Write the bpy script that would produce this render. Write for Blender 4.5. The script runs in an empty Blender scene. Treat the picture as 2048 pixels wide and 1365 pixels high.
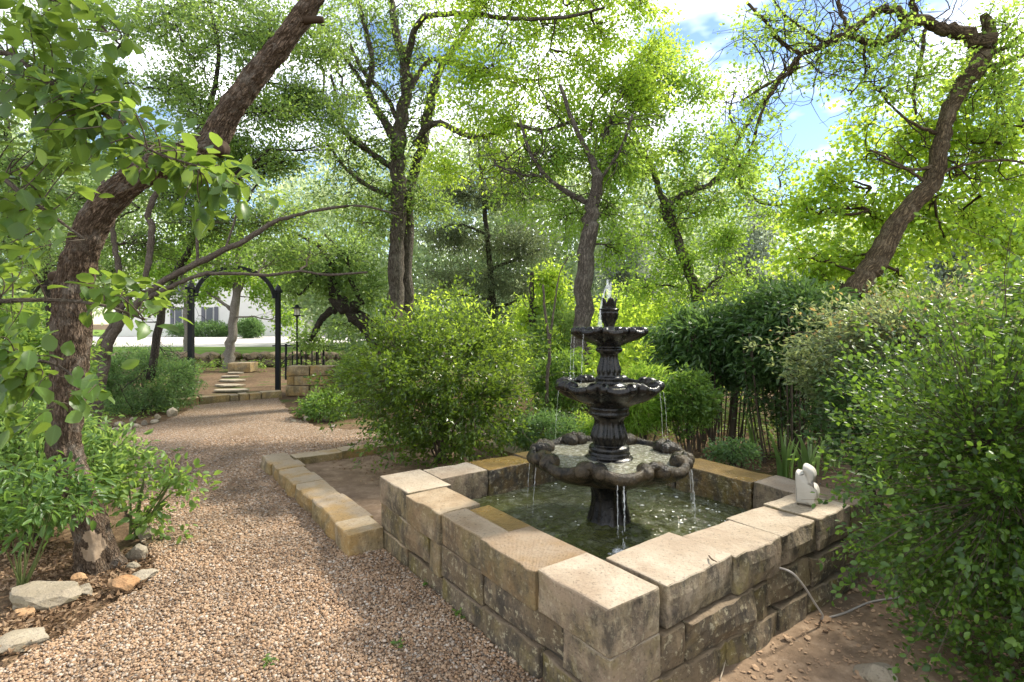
import bpy, bmesh, math
import numpy as np
from mathutils import Vector, Matrix

# ------------------------------------------------------------------ camera, sky, sun, exposure
scene = bpy.context.scene
EYE, F, CX, HY = 1.6, 1089.0, 1024.0, 646.0          # eye height, focal length in photo pixels, horizon row
cam_data = bpy.data.cameras.new("camera")
cam_data.sensor_width = 36.0
cam_data.lens = 36.0 * F / 2048.0
cam_data.shift_y = -(1365 / 2 - HY) / 2048.0
cam_data.clip_start, cam_data.clip_end = 0.05, 2000.0
cam = bpy.data.objects.new("camera", cam_data)
scene.collection.objects.link(cam)
cam.location = (0, 0, EYE)
cam.rotation_euler = (math.pi / 2, 0, 0)
scene.camera = cam

SUN_AZ, SUN_EL = math.radians(55), math.radians(45)    # azimuth from +Y towards +X
SUN_V = Vector((math.sin(SUN_AZ) * math.cos(SUN_EL), math.cos(SUN_AZ) * math.cos(SUN_EL), math.sin(SUN_EL)))
world = bpy.data.worlds.new("World")
scene.world = world
world.use_nodes = True
nt = world.node_tree
nt.nodes.clear()
w_out = nt.nodes.new("ShaderNodeOutputWorld")
w_bg = nt.nodes.new("ShaderNodeBackground")
w_sky = nt.nodes.new("ShaderNodeTexSky")
w_sky.sky_type = 'NISHITA'
w_sky.sun_disc = False
w_sky.sun_elevation, w_sky.sun_rotation = SUN_EL, SUN_AZ
w_sky.air_density, w_sky.dust_density, w_sky.ozone_density = 1.0, 0.1, 2.0
w_co = nt.nodes.new("ShaderNodeTexCoord")
w_map = nt.nodes.new("ShaderNodeMapping")
w_map.inputs['Scale'].default_value = (1.0, 1.0, 2.2)
w_map.inputs['Location'].default_value = (15.9, 0.7, 2.8)
w_n = nt.nodes.new("ShaderNodeTexNoise")
w_n.inputs['Scale'].default_value = 2.6
w_n.inputs['Detail'].default_value = 5.0
w_n.inputs['Roughness'].default_value = 0.55
w_r = nt.nodes.new("ShaderNodeMapRange")
w_r.inputs['From Min'].default_value, w_r.inputs['From Max'].default_value = 0.43, 0.64
w_mix = nt.nodes.new("ShaderNodeMix")
w_mix.data_type = 'RGBA'
w_mix.inputs['B'].default_value = (17.5, 17.6, 17.8, 1)
w_bg.inputs['Strength'].default_value = 0.06
nt.links.new(w_co.outputs['Generated'], w_map.inputs['Vector'])
nt.links.new(w_map.outputs['Vector'], w_n.inputs['Vector'])
nt.links.new(w_n.outputs['Fac'], w_r.inputs['Value'])
nt.links.new(w_r.outputs['Result'], w_mix.inputs['Factor'])
nt.links.new(w_sky.outputs['Color'], w_mix.inputs['A'])
nt.links.new(w_mix.outputs['Result'], w_bg.inputs['Color'])
nt.links.new(w_bg.outputs['Background'], w_out.inputs['Surface'])

sun_data = bpy.data.lights.new("sun", 'SUN')
sun_data.energy = 2.3
sun_data.angle = math.radians(4.5)
sun_data.color = (1.0, 0.93, 0.80)
sun = bpy.data.objects.new("sun", sun_data)
scene.collection.objects.link(sun)
sun.rotation_euler = SUN_V.to_track_quat('Z', 'Y').to_euler()

vs = scene.view_settings
vs.view_transform, vs.look, vs.exposure, vs.gamma = 'Standard', 'None', 1.95, 1.0
vs.use_curve_mapping = False
scene.render.engine = 'CYCLES'
cy = scene.cycles
cy.max_bounces, cy.diffuse_bounces, cy.glossy_bounces = 10, 6, 3
cy.transmission_bounces, cy.transparent_max_bounces = 6, 8
cy.use_denoising = True
cy.sample_clamp_indirect = 6.0

# ------------------------------------------------------------------ helpers
C = scene.collection
RNG = np.random.default_rng(7)

def P(px, py, Z):
    """photo pixel at a real distance Z (metres) -> world point"""
    return np.array(((px - CX) / F * Z, Z, EYE - (py - HY) / F * Z))

def G(px, py, h=0.0):
    """photo pixel on a level surface of height h -> world point"""
    Z = F * (EYE - h) / (py - HY)
    return np.array(((px - CX) / F * Z, Z, h))

def wl(o):
    v = Vector((0, 0, 0))
    while o is not None:
        v = v + o.location
        o = o.parent
    return np.array(v)

def tag(o, label=None, cat=None, group=None, kind=None):
    if label: o["label"] = label
    if cat: o["category"] = cat
    if group: o["group"] = group
    if kind: o["kind"] = kind
    return o

def thing(name, label, cat, loc=(0, 0, 0), group=None, kind=None):
    o = bpy.data.objects.new(name, None)
    o.empty_display_size = 0.1
    C.objects.link(o)
    o.location = [float(v) for v in loc]
    return tag(o, label, cat, group, kind)

def make_mesh(name, V, polys, mats=None, smooth=False, mat_idx=None):
    """polys: list of int arrays (n,k)"""
    me = bpy.data.meshes.new(name)
    V = np.ascontiguousarray(V, dtype=np.float32)
    if not isinstance(polys, list): polys = [polys]
    polys = [np.asarray(p, dtype=np.int32) for p in polys if len(p)]
    nl = sum(p.size for p in polys); npoly = sum(len(p) for p in polys)
    me.vertices.add(len(V)); me.vertices.foreach_set("co", V.ravel())
    me.loops.add(nl); me.polygons.add(npoly)
    me.loops.foreach_set("vertex_index", np.concatenate([p.ravel() for p in polys]))
    sizes = np.concatenate([np.full(len(p), p.shape[1], np.int32) for p in polys])
    starts = np.concatenate([[0], np.cumsum(sizes)[:-1]]).astype(np.int32)
    me.polygons.foreach_set("loop_start", starts)
    me.polygons.foreach_set("use_smooth", np.full(npoly, smooth, bool))
    if mat_idx is not None: me.polygons.foreach_set("material_index", np.asarray(mat_idx, np.int32))
    if mats is not None:
        for m in (mats if isinstance(mats, (list, tuple)) else [mats]): me.materials.append(m)
    me.update(calc_edges=True)
    me.validate()
    return me

def add(name, V, polys, mats, parent=None, smooth=False, mat_idx=None, origin=None, label=None, cat=None, group=None, kind=None, attr=None):
    """one mesh object; V in world coordinates"""
    pw = wl(parent) if parent is not None else np.zeros(3)
    if origin is None: origin = pw
    origin = np.asarray(origin, float)
    me = make_mesh(name, np.asarray(V) - origin, polys, mats, smooth, mat_idx)
    if attr is not None:
        at = me.attributes.new("bark", 'FLOAT_VECTOR', 'POINT'); at.data.foreach_set("vector", np.ascontiguousarray(attr, np.float32).ravel())
    o = bpy.data.objects.new(name, me)
    C.objects.link(o)
    o.location = [float(v) for v in origin - pw]
    if parent is not None: o.parent = parent
    return tag(o, label, cat, group, kind)

class Acc:
    """collects several pieces of geometry for ONE mesh"""
    def __init__(s): s.V, s.P, s.n = [], {}, 0
    def add(s, V, F_):
        F_ = F_ if isinstance(F_, list) else [F_]
        for f in F_:
            f = np.asarray(f)
            if len(f): s.P.setdefault(f.shape[1], []).append(f + s.n)
        s.V.append(np.asarray(V, float)); s.n += len(V)
        return s
    def get(s):
        return np.concatenate(s.V), [np.concatenate(p) for p in s.P.values()]

def _hash(ix, iy, iz, seed):
    h = (ix * 374761393 + iy * 668265263 + iz * 2147483647 + seed * 974634533) & 0xFFFFFFFF
    h = ((h ^ (h >> 13)) * 1274126177) & 0xFFFFFFFF
    return ((h ^ (h >> 16)) & 0xFFFFFF) / float(0xFFFFFF)

def vnoise(p, seed=0):
    p = np.asarray(p, float)
    i = np.floor(p).astype(np.int64); f = p - i
    f = f * f * (3 - 2 * f)
    r = 0
    for dx in (0, 1):
        for dy in (0, 1):
            for dz in (0, 1):
                w = (f[..., 0] if dx else 1 - f[..., 0]) * (f[..., 1] if dy else 1 - f[..., 1]) * (f[..., 2] if dz else 1 - f[..., 2])
                r = r + w * _hash(i[..., 0] + dx, i[..., 1] + dy, i[..., 2] + dz, seed)
    return r

def fbm(p, seed=0, octv=3):
    r, a = 0, 0.5
    for k in range(octv):
        r = r + a * vnoise(np.asarray(p) * 2 ** k, seed + k); a *= 0.5
    return r / (1 - 0.5 ** octv)

def unit(v):
    return v / np.maximum(np.linalg.norm(v, axis=-1, keepdims=True), 1e-9)

def catmull(pts, n):
    pts = np.asarray(pts, float)
    p = np.vstack([2 * pts[0] - pts[1], pts, 2 * pts[-1] - pts[-2]])
    t = np.linspace(0, len(pts) - 1, n); i = np.minimum(t.astype(int), len(pts) - 2); u = (t - i)[:, None]
    a, b, c, d = p[i], p[i + 1], p[i + 2], p[i + 3]
    return 0.5 * (2 * b + (c - a) * u + (2 * a - 5 * b + 4 * c - d) * u ** 2 + (3 * b - a - 3 * c + d) * u ** 3)

def tubes(curves, R, sides):
    """batch of tubes: curves (n,K,3), R (n,K)"""
    n, K, _ = curves.shape
    T = unit(np.gradient(curves, axis=1))
    ref = np.where(np.abs(T[:, :1, 2:3]) > 0.9, np.array([[[1., 0, 0]]]), np.array([[[0, 0, 1.]]]))
    A = unit(np.cross(T, np.broadcast_to(ref, T.shape))); B = np.cross(T, A)
    th = np.linspace(0, 2 * np.pi, sides, endpoint=False)
    V = curves[:, :, None, :] + R[:, :, None, None] * (np.cos(th)[None, None, :, None] * A[:, :, None, :] + np.sin(th)[None, None, :, None] * B[:, :, None, :])
    base = (np.arange(n) * K * sides)[:, None, None]
    k = np.arange(K - 1)[None, :, None] * sides; s = np.arange(sides)[None, None, :]; s2 = (s + 1) % sides
    q = np.stack([base + k + s, base + k + s2, base + k + sides + s2, base + k + sides + s], -1).reshape(-1, 4)
    return V.reshape(-1, 3), q

def tube(pts, R, sides=8, n=None, cap=True):
    pts = np.asarray(pts, float); R = np.asarray(R, float) if np.ndim(R) else np.full(len(pts), float(R))
    if n:
        R = np.interp(np.linspace(0, len(pts) - 1, n), np.arange(len(pts)), R); pts = catmull(pts, n)
    V, q = tubes(pts[None], R[None], sides)
    out = [q]
    if cap:
        L = len(V)
        V = np.vstack([V, pts[:1], pts[-1:]])
        s = np.arange(sides); s2 = (s + 1) % sides
        out.append(np.concatenate([np.stack([np.full(sides, L), s2, s], -1), np.stack([np.full(sides, L + 1), L - sides + s, L - sides + s2], -1)]))
    return V, out

def box(c, size, rz=0.0):
    h = np.asarray(size, float) / 2
    V = np.array([[x, y, z] for x in (-1, 1) for y in (-1, 1) for z in (-1, 1)]) * h
    c_, s_ = math.cos(rz), math.sin(rz)
    V = V @ np.array([[c_, s_, 0], [-s_, c_, 0], [0, 0, 1]]) + np.asarray(c, float)
    return V, np.array([[0, 1, 3, 2], [4, 6, 7, 5], [0, 4, 5, 1], [2, 3, 7, 6], [0, 2, 6, 4], [1, 5, 7, 3]])

def lathe(c, prof, sides=48, fn=None):
    """prof: (r,z) rows; fn(theta, r, z, s)->r,z"""
    prof = np.asarray(prof, float); K = len(prof)
    th = np.linspace(0, 2 * np.pi, sides, endpoint=False)
    r = np.repeat(prof[:, :1], sides, 1); z = np.repeat(prof[:, 1:2], sides, 1)
    if fn is not None: r, z = fn(np.broadcast_to(th, r.shape), r, z, np.linspace(0, 1, K)[:, None])
    V = np.stack([c[0] + r * np.cos(th), c[1] + r * np.sin(th), c[2] + z], -1).reshape(-1, 3)
    k = np.arange(K - 1)[:, None] * sides; s = np.arange(sides)[None]; s2 = (s + 1) % sides
    return V, np.stack([k + s, k + s2, k + sides + s2, k + sides + s], -1).reshape(-1, 4)

def smooth_prof(pts, n):
    return catmull(np.asarray([(a, b, 0) for a, b in pts]), n)[:, :2]

_ico = {}
def ico(sub):
    if sub not in _ico:
        bm = bmesh.new(); bmesh.ops.create_icosphere(bm, subdivisions=sub, radius=1.0)
        _ico[sub] = (np.array([v.co[:] for v in bm.verts]), np.array([[v.index for v in f.verts] for f in bm.faces])); bm.free()
    return _ico[sub]

# ------------------------------------------------------------------ materials
def new_mat(name):
    m = bpy.data.materials.new(name); m.use_nodes = True
    t = m.node_tree; t.nodes.clear()
    return m, t, lambda k: t.nodes.new(k), t.links.new

def rgb(c): return (c[0], c[1], c[2], 1.0)

def ramp(N, stops):
    r = N("ShaderNodeValToRGB"); e = r.color_ramp.elements
    while len(e) < len(stops): e.new(0.5)
    for el, (p, c) in zip(e, stops): el.position, el.color = p, rgb(c)
    return r

def rand_island(N, L):
    g = N("ShaderNodeNewGeometry"); o = N("ShaderNodeObjectInfo")
    a = N("ShaderNodeMath"); a.operation = 'ADD'
    f = N("ShaderNodeMath"); f.operation = 'FRACT'
    L(g.outputs['Random Per Island'], a.inputs[0]); L(o.outputs['Random'], a.inputs[1]); L(a.outputs[0], f.inputs[0])
    return f.outputs[0]

def leaf_mat(name, cols, trans, mix=0.45, rough=0.45, spec=0.35, veins=False):
    """cols: 2-3 leaf colours by leaf, trans: colour of light coming through"""
    m, t, N, L = new_mat(name)
    rnd = rand_island(N, L)
    k = len(cols); r = ramp(N, [(i / (k - 1), c) for i, c in enumerate(cols)])
    L(rnd, r.inputs[0])
    tr = ramp(N, [(0.0, [v * 0.75 for v in trans]), (1.0, [min(1, v * 1.2) for v in trans])])
    L(rnd, tr.inputs[0])
    b = N("ShaderNodeBsdfPrincipled"); b.inputs['Roughness'].default_value = rough
    b.inputs['Specular IOR Level'].default_value = spec
    lc, tc = r.outputs[0], tr.outputs[0]
    if veins:                                         # pale midrib and side veins in the leaf's own coordinates
        co = N("ShaderNodeTexCoord"); sx = N("ShaderNodeSeparateXYZ"); L(co.outputs['Object'], sx.inputs[0])
        ab = N("ShaderNodeMath"); ab.operation = 'ABSOLUTE'; L(sx.outputs['X'], ab.inputs[0])
        mid = maprange(N, L, ab.outputs[0], 0.012, 0.04, 1.0, 0.0)
        m1 = N("ShaderNodeMath"); m1.operation = 'MULTIPLY_ADD'; L(ab.outputs[0], m1.inputs[0]); m1.inputs[1].default_value = -0.7; L(sx.outputs['Y'], m1.inputs[2])
        m2 = N("ShaderNodeMath"); m2.operation = 'MULTIPLY'; L(m1.outputs[0], m2.inputs[0]); m2.inputs[1].default_value = 44.0
        sn = N("ShaderNodeMath"); sn.operation = 'SINE'; L(m2.outputs[0], sn.inputs[0])
        vn = N("ShaderNodeMath"); vn.operation = 'MAXIMUM'; L(mid, vn.inputs[0]); L(maprange(N, L, sn.outputs[0], 0.75, 1.0, 0.0, 0.5), vn.inputs[1])
        mm = N("ShaderNodeMath"); mm.operation = 'MULTIPLY'; L(vn.outputs[0], mm.inputs[0]); mm.inputs[1].default_value = 0.55
        lc = mixc(N, L, mm.outputs[0], lc, [min(1, v * 2.2) for v in cols[-1]])
        bl = noise(N, L, co.outputs['Object'], 5.0, 4)
        lc = mixc(N, L, maprange(N, L, bl, 0.55, 0.75, 0, 0.35), lc, [v * 0.6 for v in cols[0]])
        tc = mixc(N, L, mm.outputs[0], tc, [v * 0.55 for v in trans])
    L(lc, b.inputs['Base Color'])
    tl = N("ShaderNodeBsdfTranslucent"); L(tc, tl.inputs['Color'])
    mx = N("ShaderNodeMixShader"); mx.inputs[0].default_value = mix
    out = N("ShaderNodeOutputMaterial")
    L(b.outputs[0], mx.inputs[1]); L(tl.outputs[0], mx.inputs[2]); L(mx.outputs[0], out.inputs[0])
    return m

def coords(N, L, scale=(1, 1, 1), jitter=True):
    c = N("ShaderNodeTexCoord"); mp = N("ShaderNodeMapping"); mp.inputs['Scale'].default_value = scale
    L(c.outputs['Object'], mp.inputs['Vector'])
    if jitter:
        o = N("ShaderNodeObjectInfo"); mu = N("ShaderNodeVectorMath"); mu.operation = 'SCALE'
        mu.inputs[0].default_value = (37.0, 21.0, 53.0); L(o.outputs['Random'], mu.inputs['Scale']); L(mu.outputs[0], mp.inputs['Location'])
    return mp.outputs[0]

def noise(N, L, vec, scale, detail=4, rough=0.55):
    n = N("ShaderNodeTexNoise"); n.inputs['Scale'].default_value = scale; n.inputs['Detail'].default_value = detail
    n.inputs['Roughness'].default_value = rough; L(vec, n.inputs['Vector']); return n.outputs['Fac']

def mixc(N, L, fac, a, b, blend='MIX'):
    m = N("ShaderNodeMix"); m.data_type = 'RGBA'; m.blend_type = blend
    for s, v in (('Factor', fac), ('A', a), ('B', b)):
        i = [x for x in m.inputs if x.name == s and (s == 'Factor' and x.type == 'VALUE' or s != 'Factor' and x.type == 'RGBA')][0]
        if hasattr(v, 'is_linked'): L(v, i)
        elif s == 'Factor': i.default_value = v
        else: i.default_value = rgb(v)
    return [x for x in m.outputs if x.type == 'RGBA'][0]

def maprange(N, L, v, a, b, c=0.0, d=1.0):
    m = N("ShaderNodeMapRange"); L(v, m.inputs['Value'])
    for k, x in zip(('From Min', 'From Max', 'To Min', 'To Max'), (a, b, c, d)): m.inputs[k].default_value = x
    return m.outputs[0]

def bump(N, L, h, strength, dist, prev=None):
    b = N("ShaderNodeBump"); b.inputs['Strength'].default_value = strength; b.inputs['Distance'].default_value = dist
    L(h, b.inputs['Height'])
    if prev is not None: L(prev, b.inputs['Normal'])
    return b.outputs[0]

def finish(t, N, L, col, rough=0.8, normal=None, spec=0.3, metal=0.0):
    b = N("ShaderNodeBsdfPrincipled"); out = N("ShaderNodeOutputMaterial")
    if hasattr(col, 'is_linked'): L(col, b.inputs['Base Color'])
    else: b.inputs['Base Color'].default_value = rgb(col)
    if hasattr(rough, 'is_linked'): L(rough, b.inputs['Roughness'])
    else: b.inputs['Roughness'].default_value = rough
    b.inputs['Specular IOR Level'].default_value = spec; b.inputs['Metallic'].default_value = metal
    if normal is not None: L(normal, b.inputs['Normal'])
    L(b.outputs[0], out.inputs[0])
    return b

def plain(name, c, rough=0.7, spec=0.3, metal=0.0, var=0.15, scale=8.0):
    m, t, N, L = new_mat(name)
    v = coords(N, L); n = noise(N, L, v, scale)
    col = mixc(N, L, n, [x * (1 - var) for x in c], [min(1, x * (1 + var)) for x in c])
    finish(t, N, L, col, rough, bump(N, L, noise(N, L, v, scale * 6), 0.25, 0.01), spec, metal)
    return m

def stone_mat(name, a, b, stain, olive=0.35, dark=0.4, rough=0.85, wet=0.0, ribs=False, lich=0.3, face=(0.165, 0.125, 0.07), fk=0.8):
    """sandstone block: cream to tan body, olive algae blotches, dark vertical weathering"""
    m, t, N, L = new_mat(name)
    v = coords(N, L)
    o = N("ShaderNodeObjectInfo")
    n1 = noise(N, L, v, 3.2, 5, 0.6)
    col = mixc(N, L, maprange(N, L, n1, 0.35, 0.68), a, b)
    hue = mixc(N, L, o.outputs['Random'], (0.74, 0.71, 0.69), (1.12, 1.07, 0.98))
    col = mixc(N, L, 1.0, col, hue, 'MULTIPLY')
    geo = N("ShaderNodeNewGeometry"); sep = N("ShaderNodeSeparateXYZ"); L(geo.outputs['Normal'], sep.inputs[0])
    side = maprange(N, L, sep.outputs['Z'], 0.75, 0.35)              # side faces take the darker tones, upward faces stay clear
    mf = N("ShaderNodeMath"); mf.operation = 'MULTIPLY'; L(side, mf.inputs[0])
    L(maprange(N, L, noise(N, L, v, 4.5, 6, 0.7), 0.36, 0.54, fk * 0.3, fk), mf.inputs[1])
    col = mixc(N, L, mf.outputs[0], col, face)                        # side faces pulled in patches towards the darker face colour
    mo = N("ShaderNodeMath"); mo.operation = 'MULTIPLY'; L(side, mo.inputs[0])
    L(maprange(N, L, noise(N, L, v, 3.3, 6, 0.65), 0.42, 0.56, 0, olive), mo.inputs[1])
    m7 = N("ShaderNodeMath"); m7.operation = 'MULTIPLY'; L(o.outputs['Random'], m7.inputs[0]); m7.inputs[1].default_value = 7.13
    fr = N("ShaderNodeMath"); fr.operation = 'FRACT'; L(m7.outputs[0], fr.inputs[0])
    mo2 = N("ShaderNodeMath"); mo2.operation = 'MULTIPLY'; L(mo.outputs[0], mo2.inputs[0]); L(maprange(N, L, fr.outputs[0], 0, 1, 0.25, 1.25), mo2.inputs[1])
    col = mixc(N, L, mo2.outputs[0], col, (0.15, 0.12, 0.03))
    vs_ = coords(N, L, (1, 1, 0.5))
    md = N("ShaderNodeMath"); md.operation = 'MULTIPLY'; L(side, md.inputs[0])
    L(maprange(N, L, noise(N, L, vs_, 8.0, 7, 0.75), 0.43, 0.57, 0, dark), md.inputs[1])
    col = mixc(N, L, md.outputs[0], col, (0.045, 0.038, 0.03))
    st = maprange(N, L, noise(N, L, v, 2.6, 6, 0.65), 0.47, 0.62, 0, 0.8)
    col = mixc(N, L, st, col, stain)
    ml = N("ShaderNodeMath"); ml.operation = 'MULTIPLY'; L(side, ml.inputs[0])
    L(maprange(N, L, noise(N, L, v, 30.0, 4, 0.7), 0.56, 0.62, 0, lich), ml.inputs[1])
    col = mixc(N, L, ml.outputs[0], col, (0.42, 0.37, 0.24))
    sp = maprange(N, L, noise(N, L, v, 70.0, 2), 0.30, 0.42, 0.62, 1.0)
    spc = N("ShaderNodeCombineColor"); [L(sp, spc.inputs[i]) for i in range(3)]
    col = mixc(N, L, 1.0, col, spc.outputs[0], 'MULTIPLY')
    fine = noise(N, L, v, 55.0, 6, 0.7)
    nb = bump(N, L, fine, 0.7, 0.014)
    nb = bump(N, L, noise(N, L, v, 14.0, 5, 0.6), 0.5, 0.02, nb)
    if ribs:
        wv = N("ShaderNodeTexWave"); wv.wave_type = 'BANDS'; wv.bands_direction = 'X'; wv.inputs['Scale'].default_value = 48.0
        wv.inputs['Distortion'].default_value = 0.6; L(v, wv.inputs['Vector'])
        nb = bump(N, L, wv.outputs['Fac'], 0.4, 0.006, nb)
    rg = maprange(N, L, n1, 0.3, 0.6, rough - 0.6 * wet, rough - 0.25 * wet)
    finish(t, N, L, col, rg, nb, 0.3 + 0.3 * wet)
    return m

def bark_mat(name, a, b, c, sc=1.0, dist=0.03):
    """fissured bark in coordinates that follow the limb (attribute bark: ring x, ring y, length)"""
    m, t, N, L = new_mat(name)
    at = N("ShaderNodeAttribute"); at.attribute_name = "bark"
    def mp(s):
        q = N("ShaderNodeMapping"); q.inputs['Scale'].default_value = s; L(at.outputs['Vector'], q.inputs['Vector']); return q.outputs[0]
    v = mp((1, 1, 0.26)); v1 = mp((1, 1, 1))
    def ridges(scale, det):
        n = noise(N, L, v, scale, det, 0.6)
        s = N("ShaderNodeMath"); s.operation = 'SUBTRACT'; L(n, s.inputs[0]); s.inputs[1].default_value = 0.5
        ab = N("ShaderNodeMath"); ab.operation = 'ABSOLUTE'; L(s.outputs[0], ab.inputs[0]); return ab.outputs[0]
    r1 = maprange(N, L, ridges(30.0 * sc, 3), 0.0, 0.12); r2 = maprange(N, L, ridges(75.0 * sc, 2), 0.0, 0.12)
    mul = N("ShaderNodeMath"); mul.operation = 'MULTIPLY'; L(r1, mul.inputs[0]); L(maprange(N, L, r2, 0, 1, 0.55, 1.0), mul.inputs[1])
    col = mixc(N, L, mul.outputs[0], a, b)
    col = mixc(N, L, maprange(N, L, noise(N, L, v1, 5.0 * sc, 6, 0.7), 0.50, 0.72, 0, 0.65), col, c)
    col = mixc(N, L, maprange(N, L, noise(N, L, v1, 2.0, 3, 0.6), 0.45, 0.7, 0, 0.5), col, mixc(N, L, 1.0, col, (0.6, 0.58, 0.55), 'MULTIPLY'))
    nb = bump(N, L, mul.outputs[0], 1.0, dist)
    nb = bump(N, L, noise(N, L, v, 160.0 * sc, 3), 0.35, 0.004, nb)
    finish(t, N, L, col, 0.92, nb, 0.12)
    return m

# ------------------------------------------------------------------ shared materials
M_sand = stone_mat("sandstone", (0.36, 0.295, 0.21), (0.27, 0.205, 0.135), (0.21, 0.14, 0.075), olive=0.85, dark=0.7)
M_sand_pale = stone_mat("sandstone_pale", (0.41, 0.36, 0.29), (0.32, 0.265, 0.20), (0.27, 0.20, 0.135), olive=0.65, dark=0.85, face=(0.19, 0.145, 0.085), fk=0.85)
M_sand_ribbed = stone_mat("sandstone_sawn", (0.37, 0.30, 0.215), (0.29, 0.205, 0.12), (0.22, 0.135, 0.055), olive=0.6, dark=0.65, wet=0.4, ribs=True)
M_sand_wet = stone_mat("sandstone_wet", (0.33, 0.205, 0.06), (0.22, 0.135, 0.04), (0.15, 0.09, 0.025), olive=0.7, dark=0.9, rough=0.6, wet=0.75, face=(0.05, 0.043, 0.03), fk=1.0, lich=0.5)
M_sand_rough = stone_mat("sandstone_hewn", (0.26, 0.205, 0.145), (0.175, 0.135, 0.09), (0.14, 0.10, 0.058), olive=0.85, dark=0.9, lich=0.55, face=(0.14, 0.108, 0.068), fk=0.7)
M_edge = stone_mat("sandstone_edging", (0.40, 0.335, 0.25), (0.31, 0.245, 0.16), (0.31, 0.195, 0.07), olive=0.6, dark=0.5, face=(0.27, 0.19, 0.085), fk=0.7)
M_rock = stone_mat("limestone_rock", (0.38, 0.345, 0.28), (0.29, 0.25, 0.19), (0.24, 0.20, 0.14), olive=0.35, dark=0.5, lich=0.25, fk=0.3)
M_rock_orange = stone_mat("ironstone_rock", (0.42, 0.28, 0.165), (0.34, 0.19, 0.09), (0.24, 0.12, 0.05), fk=0.2, olive=0.1, dark=0.3, lich=0.1)
M_mortar = plain("dark_joint", (0.05, 0.042, 0.032), 0.95)
M_iron = plain("black_iron", (0.007, 0.008, 0.010), 0.5, 0.2, 0.0, 0.2)

def ground_mat(name, cols, sc, bumpd=0.02, extra=None):
    m, t, N, L = new_mat(name)
    v = coords(N, L, jitter=False)
    a = ramp(N, [(i / (len(cols) - 1) * 0.5 + 0.25, c) for i, c in enumerate(cols)])
    L(noise(N, L, v, sc, 8, 0.7), a.inputs[0])
    col = mixc(N, L, maprange(N, L, noise(N, L, v, 0.7, 3), 0.4, 0.65), a.outputs[0], mixc(N, L, 1.0, a.outputs[0], (0.62, 0.62, 0.6), 'MULTIPLY'))
    if extra:
        col = mixc(N, L, maprange(N, L, noise(N, L, v, extra[1], 4), extra[2], extra[2] + 0.12), col, extra[0])
    nb = bump(N, L, noise(N, L, v, sc * 1.5, 8, 0.7), 0.8, bumpd)
    finish(t, N, L, col, 0.95, nb, 0.1)
    return m

M_soil = ground_mat("soil", [(0.14, 0.098, 0.065), (0.23, 0.16, 0.105), (0.37, 0.275, 0.19)], 9.0)
M_mulch = ground_mat("leaf_mulch", [(0.07, 0.045, 0.028), (0.13, 0.085, 0.05), (0.26, 0.18, 0.11)], 16.0, 0.03, ((0.06, 0.085, 0.02), 1.3, 0.55))
M_lawn = ground_mat("lawn_grass", [(0.10, 0.17, 0.02), (0.15, 0.24, 0.035), (0.20, 0.29, 0.05)], 5.0)
M_concrete = ground_mat("pale_concrete", [(0.50, 0.46, 0.42), (0.56, 0.52, 0.48), (0.60, 0.56, 0.52)], 1.2, 0.005)

def gravel_sheet_mat():
    m, t, N, L = new_mat("gravel_bed")
    v = coords(N, L, jitter=False)
    vo = N("ShaderNodeTexVoronoi"); vo.inputs['Scale'].default_value = 62.0; L(v, vo.inputs['Vector'])
    bw = N("ShaderNodeSeparateColor"); L(vo.outputs['Color'], bw.inputs[0])
    r = ramp(N, PEB); L(bw.outputs[0], r.inputs[0])
    ed = maprange(N, L, vo.outputs['Distance'], 0.35, 0.75, 1.0, 0.35)
    ec = N("ShaderNodeCombineColor"); [L(ed, ec.inputs[i]) for i in range(3)]
    col = mixc(N, L, 1.0, r.outputs[0], ec.outputs[0], 'MULTIPLY')
    col = mixc(N, L, maprange(N, L, noise(N, L, v, 1.1, 5, 0.6), 0.52, 0.72, 0, 0.55), col, (0.14, 0.085, 0.045))
    iv = N("ShaderNodeMath"); iv.operation = 'SUBTRACT'; iv.inputs[0].default_value = 1.0; L(vo.outputs['Distance'], iv.inputs[1])
    finish(t, N, L, col, 0.85, bump(N, L, iv.outputs[0], 0.7, 0.02), 0.25)
    return m
PEB = [(0.0, (0.10, 0.062, 0.04)), (0.12, (0.22, 0.135, 0.08)), (0.3, (0.29, 0.195, 0.12)), (0.5, (0.33, 0.235, 0.155)), (0.66, (0.265, 0.16, 0.085)),
       (0.82, (0.365, 0.285, 0.21)), (0.95, (0.43, 0.375, 0.31)), (1.0, (0.155, 0.125, 0.10))]
M_gravel = gravel_sheet_mat()
def pebble_mat():
    m, t, N, L = new_mat("pebble")
    r = ramp(N, PEB); L(rand_island(N, L), r.inputs[0])
    v = coords(N, L, jitter=False)
    col = mixc(N, L, maprange(N, L, noise(N, L, v, 90.0, 2), 0.4, 0.7, 0, 0.4), r.outputs[0], (0.30, 0.18, 0.09))
    pt = maprange(N, L, noise(N, L, v, 1.6, 6, 0.65), 0.42, 0.62, 1.12, 0.70)       # drifts of dusty and darker damp stone
    pcx = N("ShaderNodeCombineColor"); [L(pt, pcx.inputs[i]) for i in range(3)]
    col = mixc(N, L, 1.0, col, pcx.outputs[0], 'MULTIPLY')
    finish(t, N, L, col, 0.75, None, 0.3)
    return m
M_pebble = pebble_mat()

# ------------------------------------------------------------------ the plan of the pool: A near corner, B left, D right
A = np.array((0.368, 2.066)); B = np.array((-0.956, 3.90)); D = np.array((2.32, 3.36))
eu = unit(B - A); ev = np.array((eu[1], -eu[0]))                  # along left wall, along front wall
LU, LV = float(np.linalg.norm(B - A)), float((D - A) @ ev)
WALL_H, WALL_T, WATER_Z = 0.50, 0.305, 0.30
def UV(u, v, z=0.0):
    p = A + eu * u + ev * v
    return np.array((p[0], p[1], z))

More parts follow.
